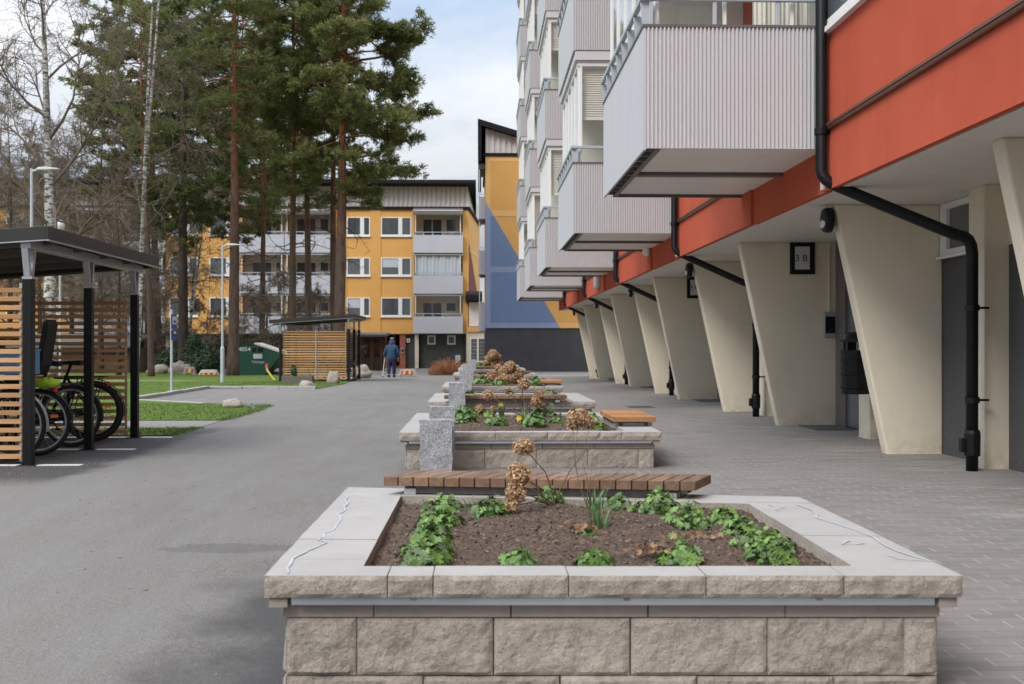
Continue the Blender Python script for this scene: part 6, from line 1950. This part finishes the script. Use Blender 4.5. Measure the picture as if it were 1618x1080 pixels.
# ---------------------------------------------------------------- the walking person, seen from behind
def skin_body(name, bones, m, parent, sub=2, root=0):
    """bones: verts [(co, rx, ry)], edges"""
    vs, es = bones
    me = bpy.data.meshes.new(name); me.from_pydata([v[0] for v in vs], es, []); me.materials.append(m)
    o = link(name, me, parent)
    o.modifiers.new('Skin', 'SKIN'); sd = o.modifiers.new('Sub', 'SUBSURF'); sd.levels = sub; sd.render_levels = sub
    if not me.skin_vertices: return o
    sv = me.skin_vertices[0].data
    for i, v in enumerate(vs): sv[i].radius = (v[1], v[2]); sv[i].use_root = (i == root)
    o.modifiers['Skin'].use_smooth_shade = True
    return o
def person():
    Y = 45.0; x = wx(618.5, Y); g = zg(Y)+.0
    t = thing('person', 'person walking away in a hooded navy jacket and dark trousers, leaning on a crutch', 'person', (x, Y, g))
    def q(dx, dy, z): return (x+dx, Y+dy, g+z)
    body = ([(q(0,0,.80),.15,.12),(q(0,.02,.95),.15,.12),(q(0,.05,1.12),.17,.13),(q(0,.09,1.22),.12,.10),(q(0,.13,1.30),.055,.055),(q(0,.17,1.36),.075,.085),(q(0,.19,1.43),.085,.095),(q(0,.19,1.49),.06,.07),
             (q(-.17,.06,1.17),.07,.07),(q(-.23,.06,.95),.05,.05),(q(-.27,.14,.78),.038,.038),(q(-.28,.19,.72),.03,.035),
             (q(.17,.06,1.17),.07,.07),(q(.23,.04,.95),.05,.05),(q(.25,.12,.76),.038,.038),(q(.25,.15,.69),.03,.035),
             (q(-.09,0,.74),.09,.09),(q(-.10,.03,.42),.065,.065),(q(-.10,-.03,.10),.045,.05),(q(-.10,.08,.05),.04,.035),
             (q(.09,0,.74),.09,.09),(q(.10,.05,.42),.065,.065),(q(.10,.10,.10),.045,.05),(q(.10,.21,.05),.04,.035)],
            [(0,1),(1,2),(2,3),(3,4),(4,5),(5,6),(6,7),(3,8),(8,9),(9,10),(10,11),(3,12),(12,13),(13,14),(14,15),(0,16),(16,17),(17,18),(18,19),(0,20),(20,21),(21,22),(22,23)])
    skin_body('body', body, M['skin'], t)
    for s, px_ in ((-1, -.28), (1, .25)):                            # fingers closing on the grip and hanging curled
        fb = q(px_, .19 if s < 0 else .155, .71 if s < 0 else .68)
        mb = MB()
        for i in range(4):
            o = Vector(fb)+Vector(((i-1.5)*.017, .01, -.01)); mb.tube([o, o+Vector((0, .035, -.025-.004*i)), o+Vector((0, .02, -.055))], [.009, .0085, .007], 6)
        o = Vector(fb)+Vector((-s*.035, 0, .01)); mb.tube([o, o+Vector((-s*.015, .02, -.03)), o+Vector((-s*.005, .035, -.045))], [.010, .009, .008], 6)
        mb.build('fingers', M['skin'], t)
    tr = ([(q(0,0,.80),.165,.13),(q(0,0,.72),.13,.11),(q(-.09,0,.62),.095,.095),(q(-.10,.03,.42),.085,.085),(q(-.10,-.02,.11),.068,.072),(q(.09,0,.62),.095,.095),(q(.10,.05,.42),.085,.085),(q(.10,.10,.11),.068,.072)],
          [(0,1),(1,2),(2,3),(3,4),(1,5),(5,6),(6,7)])
    skin_body('trousers', tr, M['jeans'], t)
    jk = ([(q(0,.0,.62),.215,.16),(q(0,.01,.82),.195,.155),(q(0,.04,1.0),.195,.16),(q(0,.07,1.15),.20,.155),(q(0,.11,1.26),.12,.12),(q(-.19,.06,1.17),.09,.09),(q(-.245,.05,.96),.075,.075),(q(-.275,.14,.80),.055,.055),(q(.19,.06,1.17),.09,.09),(q(.25,.03,.96),.075,.075),(q(.26,.12,.78),.055,.055)],
          [(0,1),(1,2),(2,3),(3,4),(3,5),(5,6),(6,7),(3,8),(8,9),(9,10)])
    skin_body('jacket', jk, M['jacket'], t)
    hd = ([(q(0,.09,1.24),.15,.13),(q(0,.13,1.33),.145,.13),(q(0,.17,1.42),.115,.12),(q(0,.19,1.50),.065,.075)], [(0,1),(1,2),(2,3)])
    skin_body('hood', hd, M['jacket'], t)
    hr = MB(); hr.lathe([(.03, 1.50), (.078, 1.515), (.07, 1.55), (.02, 1.57)], (x, Y+.21, g), 12); hr.build('hair', M['hair'], t, smooth=True)
    for s in (-1, 1):
        sx = s*.10; yy = -.03 if s < 0 else .10
        sh = MB(); sh.prism([(Y+yy-.09, g+.0), (Y+yy+.19, g+.0), (Y+yy+.19, g+.05), (Y+yy+.06, g+.10), (Y+yy-.08, g+.10)], 'x', x+sx-.048, x+sx+.048); sh.build('shoe', M['blackmat'], t, bevel=.02)
    c = thing('crutch', 'white forearm crutch held in the left hand of the walking person', 'crutch', q(-.33, .16, 0))
    m_ = MB(); m_.tube([q(-.36, .12, .0), q(-.285, .19, .72), q(-.265, .14, .93)], .014, 8); m_.build('shaft', M['offwhite'], c)
    m_ = MB(); m_.tube([q(-.285, .15, .715), q(-.285, .30, .735)], .017, 8); m_.build('grip', M['lamp'], c)
    m_ = MB(); m_.torus(q(-.262, .12, .95), .05, .012, n=16, m=6); m_.build('arm_cuff', M['offwhite'], c)
    m_ = MB(); m_.lathe([(.025, 0), (.02, .05)], q(-.36, .12, .0), 10); m_.build('rubber_foot', M['rubber'], c)
person()
# ---------------------------------------------------------------- sky, sun, camera
SUN_EL, SUN_AZ = R(43), R(220)          # azimuth clockwise from +Y: behind the camera, to the left
def sky():
    w = bpy.data.worlds.new('World'); scene.world = w; w.use_nodes = True
    t = w.node_tree; t.nodes.clear(); N = t.nodes.new; L = t.links.new
    out = N('ShaderNodeOutputWorld'); bg = N('ShaderNodeBackground'); L(bg.outputs[0], out.inputs[0])
    sk = N('ShaderNodeTexSky'); sk.sky_type = 'NISHITA'; sk.sun_disc = False; sk.sun_elevation = SUN_EL; sk.sun_rotation = SUN_AZ
    sk.air_density = 1.0; sk.dust_density = 2.0
    tc = N('ShaderNodeTexCoord'); sep = N('ShaderNodeSeparateXYZ'); L(tc.outputs['Generated'], sep.inputs[0])
    def math_(op, a, b=0., clamp=False):
        q = N('ShaderNodeMath'); q.operation = op; q.use_clamp = clamp
        for i, v in enumerate((a, b)):
            if isinstance(v, bpy.types.NodeSocket): L(v, q.inputs[i])
            else: q.inputs[i].default_value = v
        return q.outputs[0]
    zz = math_('ADD', math_('MAXIMUM', sep.outputs[2], 0.0), .22)
    cb = N('ShaderNodeCombineXYZ'); L(math_('DIVIDE', sep.outputs[0], zz), cb.inputs[0]); L(math_('DIVIDE', sep.outputs[1], zz), cb.inputs[1])
    def noise_(s, d, off=0):
        mp = N('ShaderNodeMapping'); mp.inputs['Location'].default_value = (off, off*.7, 0); L(cb.outputs[0], mp.inputs[0])
        q = N('ShaderNodeTexNoise'); q.inputs['Scale'].default_value = s; q.inputs['Detail'].default_value = d; q.inputs['Roughness'].default_value = .5; L(mp.outputs[0], q.inputs['Vector']); return q.outputs['Fac']
    def ramp_(f, st):
        q = N('ShaderNodeValToRGB'); e = q.color_ramp.elements
        for el, (p, c) in zip(e, st): el.position = p; el.color = (*c, 1)
        L(f, q.inputs[0]); return q.outputs[0]
    cloud = ramp_(noise_(1.15, 6, CLOUD_OFF), [(.36, CLOUD_DK), (.60, CLOUD_LT)])
    cover = ramp_(noise_(.8, 4, 5.0), [(.30, (.80,)*3), (.55, (.97,)*3)])
    # an overcast sky is brighter overhead than at the horizon
    up = math_('ADD', math_('MULTIPLY', math_('POWER', math_('MAXIMUM', sep.outputs[2], 0.0), 1.2), ZEN), 1.0)
    sc_ = N('ShaderNodeVectorMath'); sc_.operation = 'SCALE'; L(cloud, sc_.inputs[0]); L(up, sc_.inputs[3])
    mx = N('ShaderNodeMix'); mx.data_type = 'RGBA'; L(cover, mx.inputs[0]); L(sk.outputs[0], mx.inputs[6]); L(sc_.outputs[0], mx.inputs[7])
    L(mx.outputs[2], bg.inputs[0]); bg.inputs[1].default_value = .10
CLOUD_OFF = 2.3
CLOUD_DK = (1.75, 2.2, 2.9); CLOUD_LT = (3.75, 3.85, 4.02); ZEN = 5.6
sky()
su = bpy.data.lights.new('Sun', 'SUN'); su.energy = 1.5; su.angle = R(22); su.color = (1.0, .955, .90)
so = bpy.data.objects.new('Sun', su); COL.objects.link(so)
dv = Vector((math.sin(SUN_AZ)*math.cos(SUN_EL), math.cos(SUN_AZ)*math.cos(SUN_EL), math.sin(SUN_EL)))
so.rotation_euler = (-dv).to_track_quat('-Z', 'Y').to_euler(); so.location = dv*60
cam = bpy.data.cameras.new('Camera'); co = bpy.data.objects.new('Camera', cam); COL.objects.link(co); scene.camera = co
cam.sensor_width = 36; cam.lens = 36*FPX/1618; cam.clip_start = .05; cam.clip_end = 4000
cam.shift_y = (HY-540)/1618
co.location = (0, 0, CAMZ); co.rotation_euler = (R(90), 0, -YAW)
cam.dof.use_dof = True; cam.dof.focus_distance = 9.0; cam.dof.aperture_fstop = 5.0
scene.render.engine = 'CYCLES'
scene.cycles.max_bounces = 6; scene.cycles.transparent_max_bounces = 8; scene.cycles.use_denoising = True
vs = scene.view_settings; vs.view_transform = 'Standard'; vs.look = 'None'; vs.gamma = 1; vs.exposure = 0.5
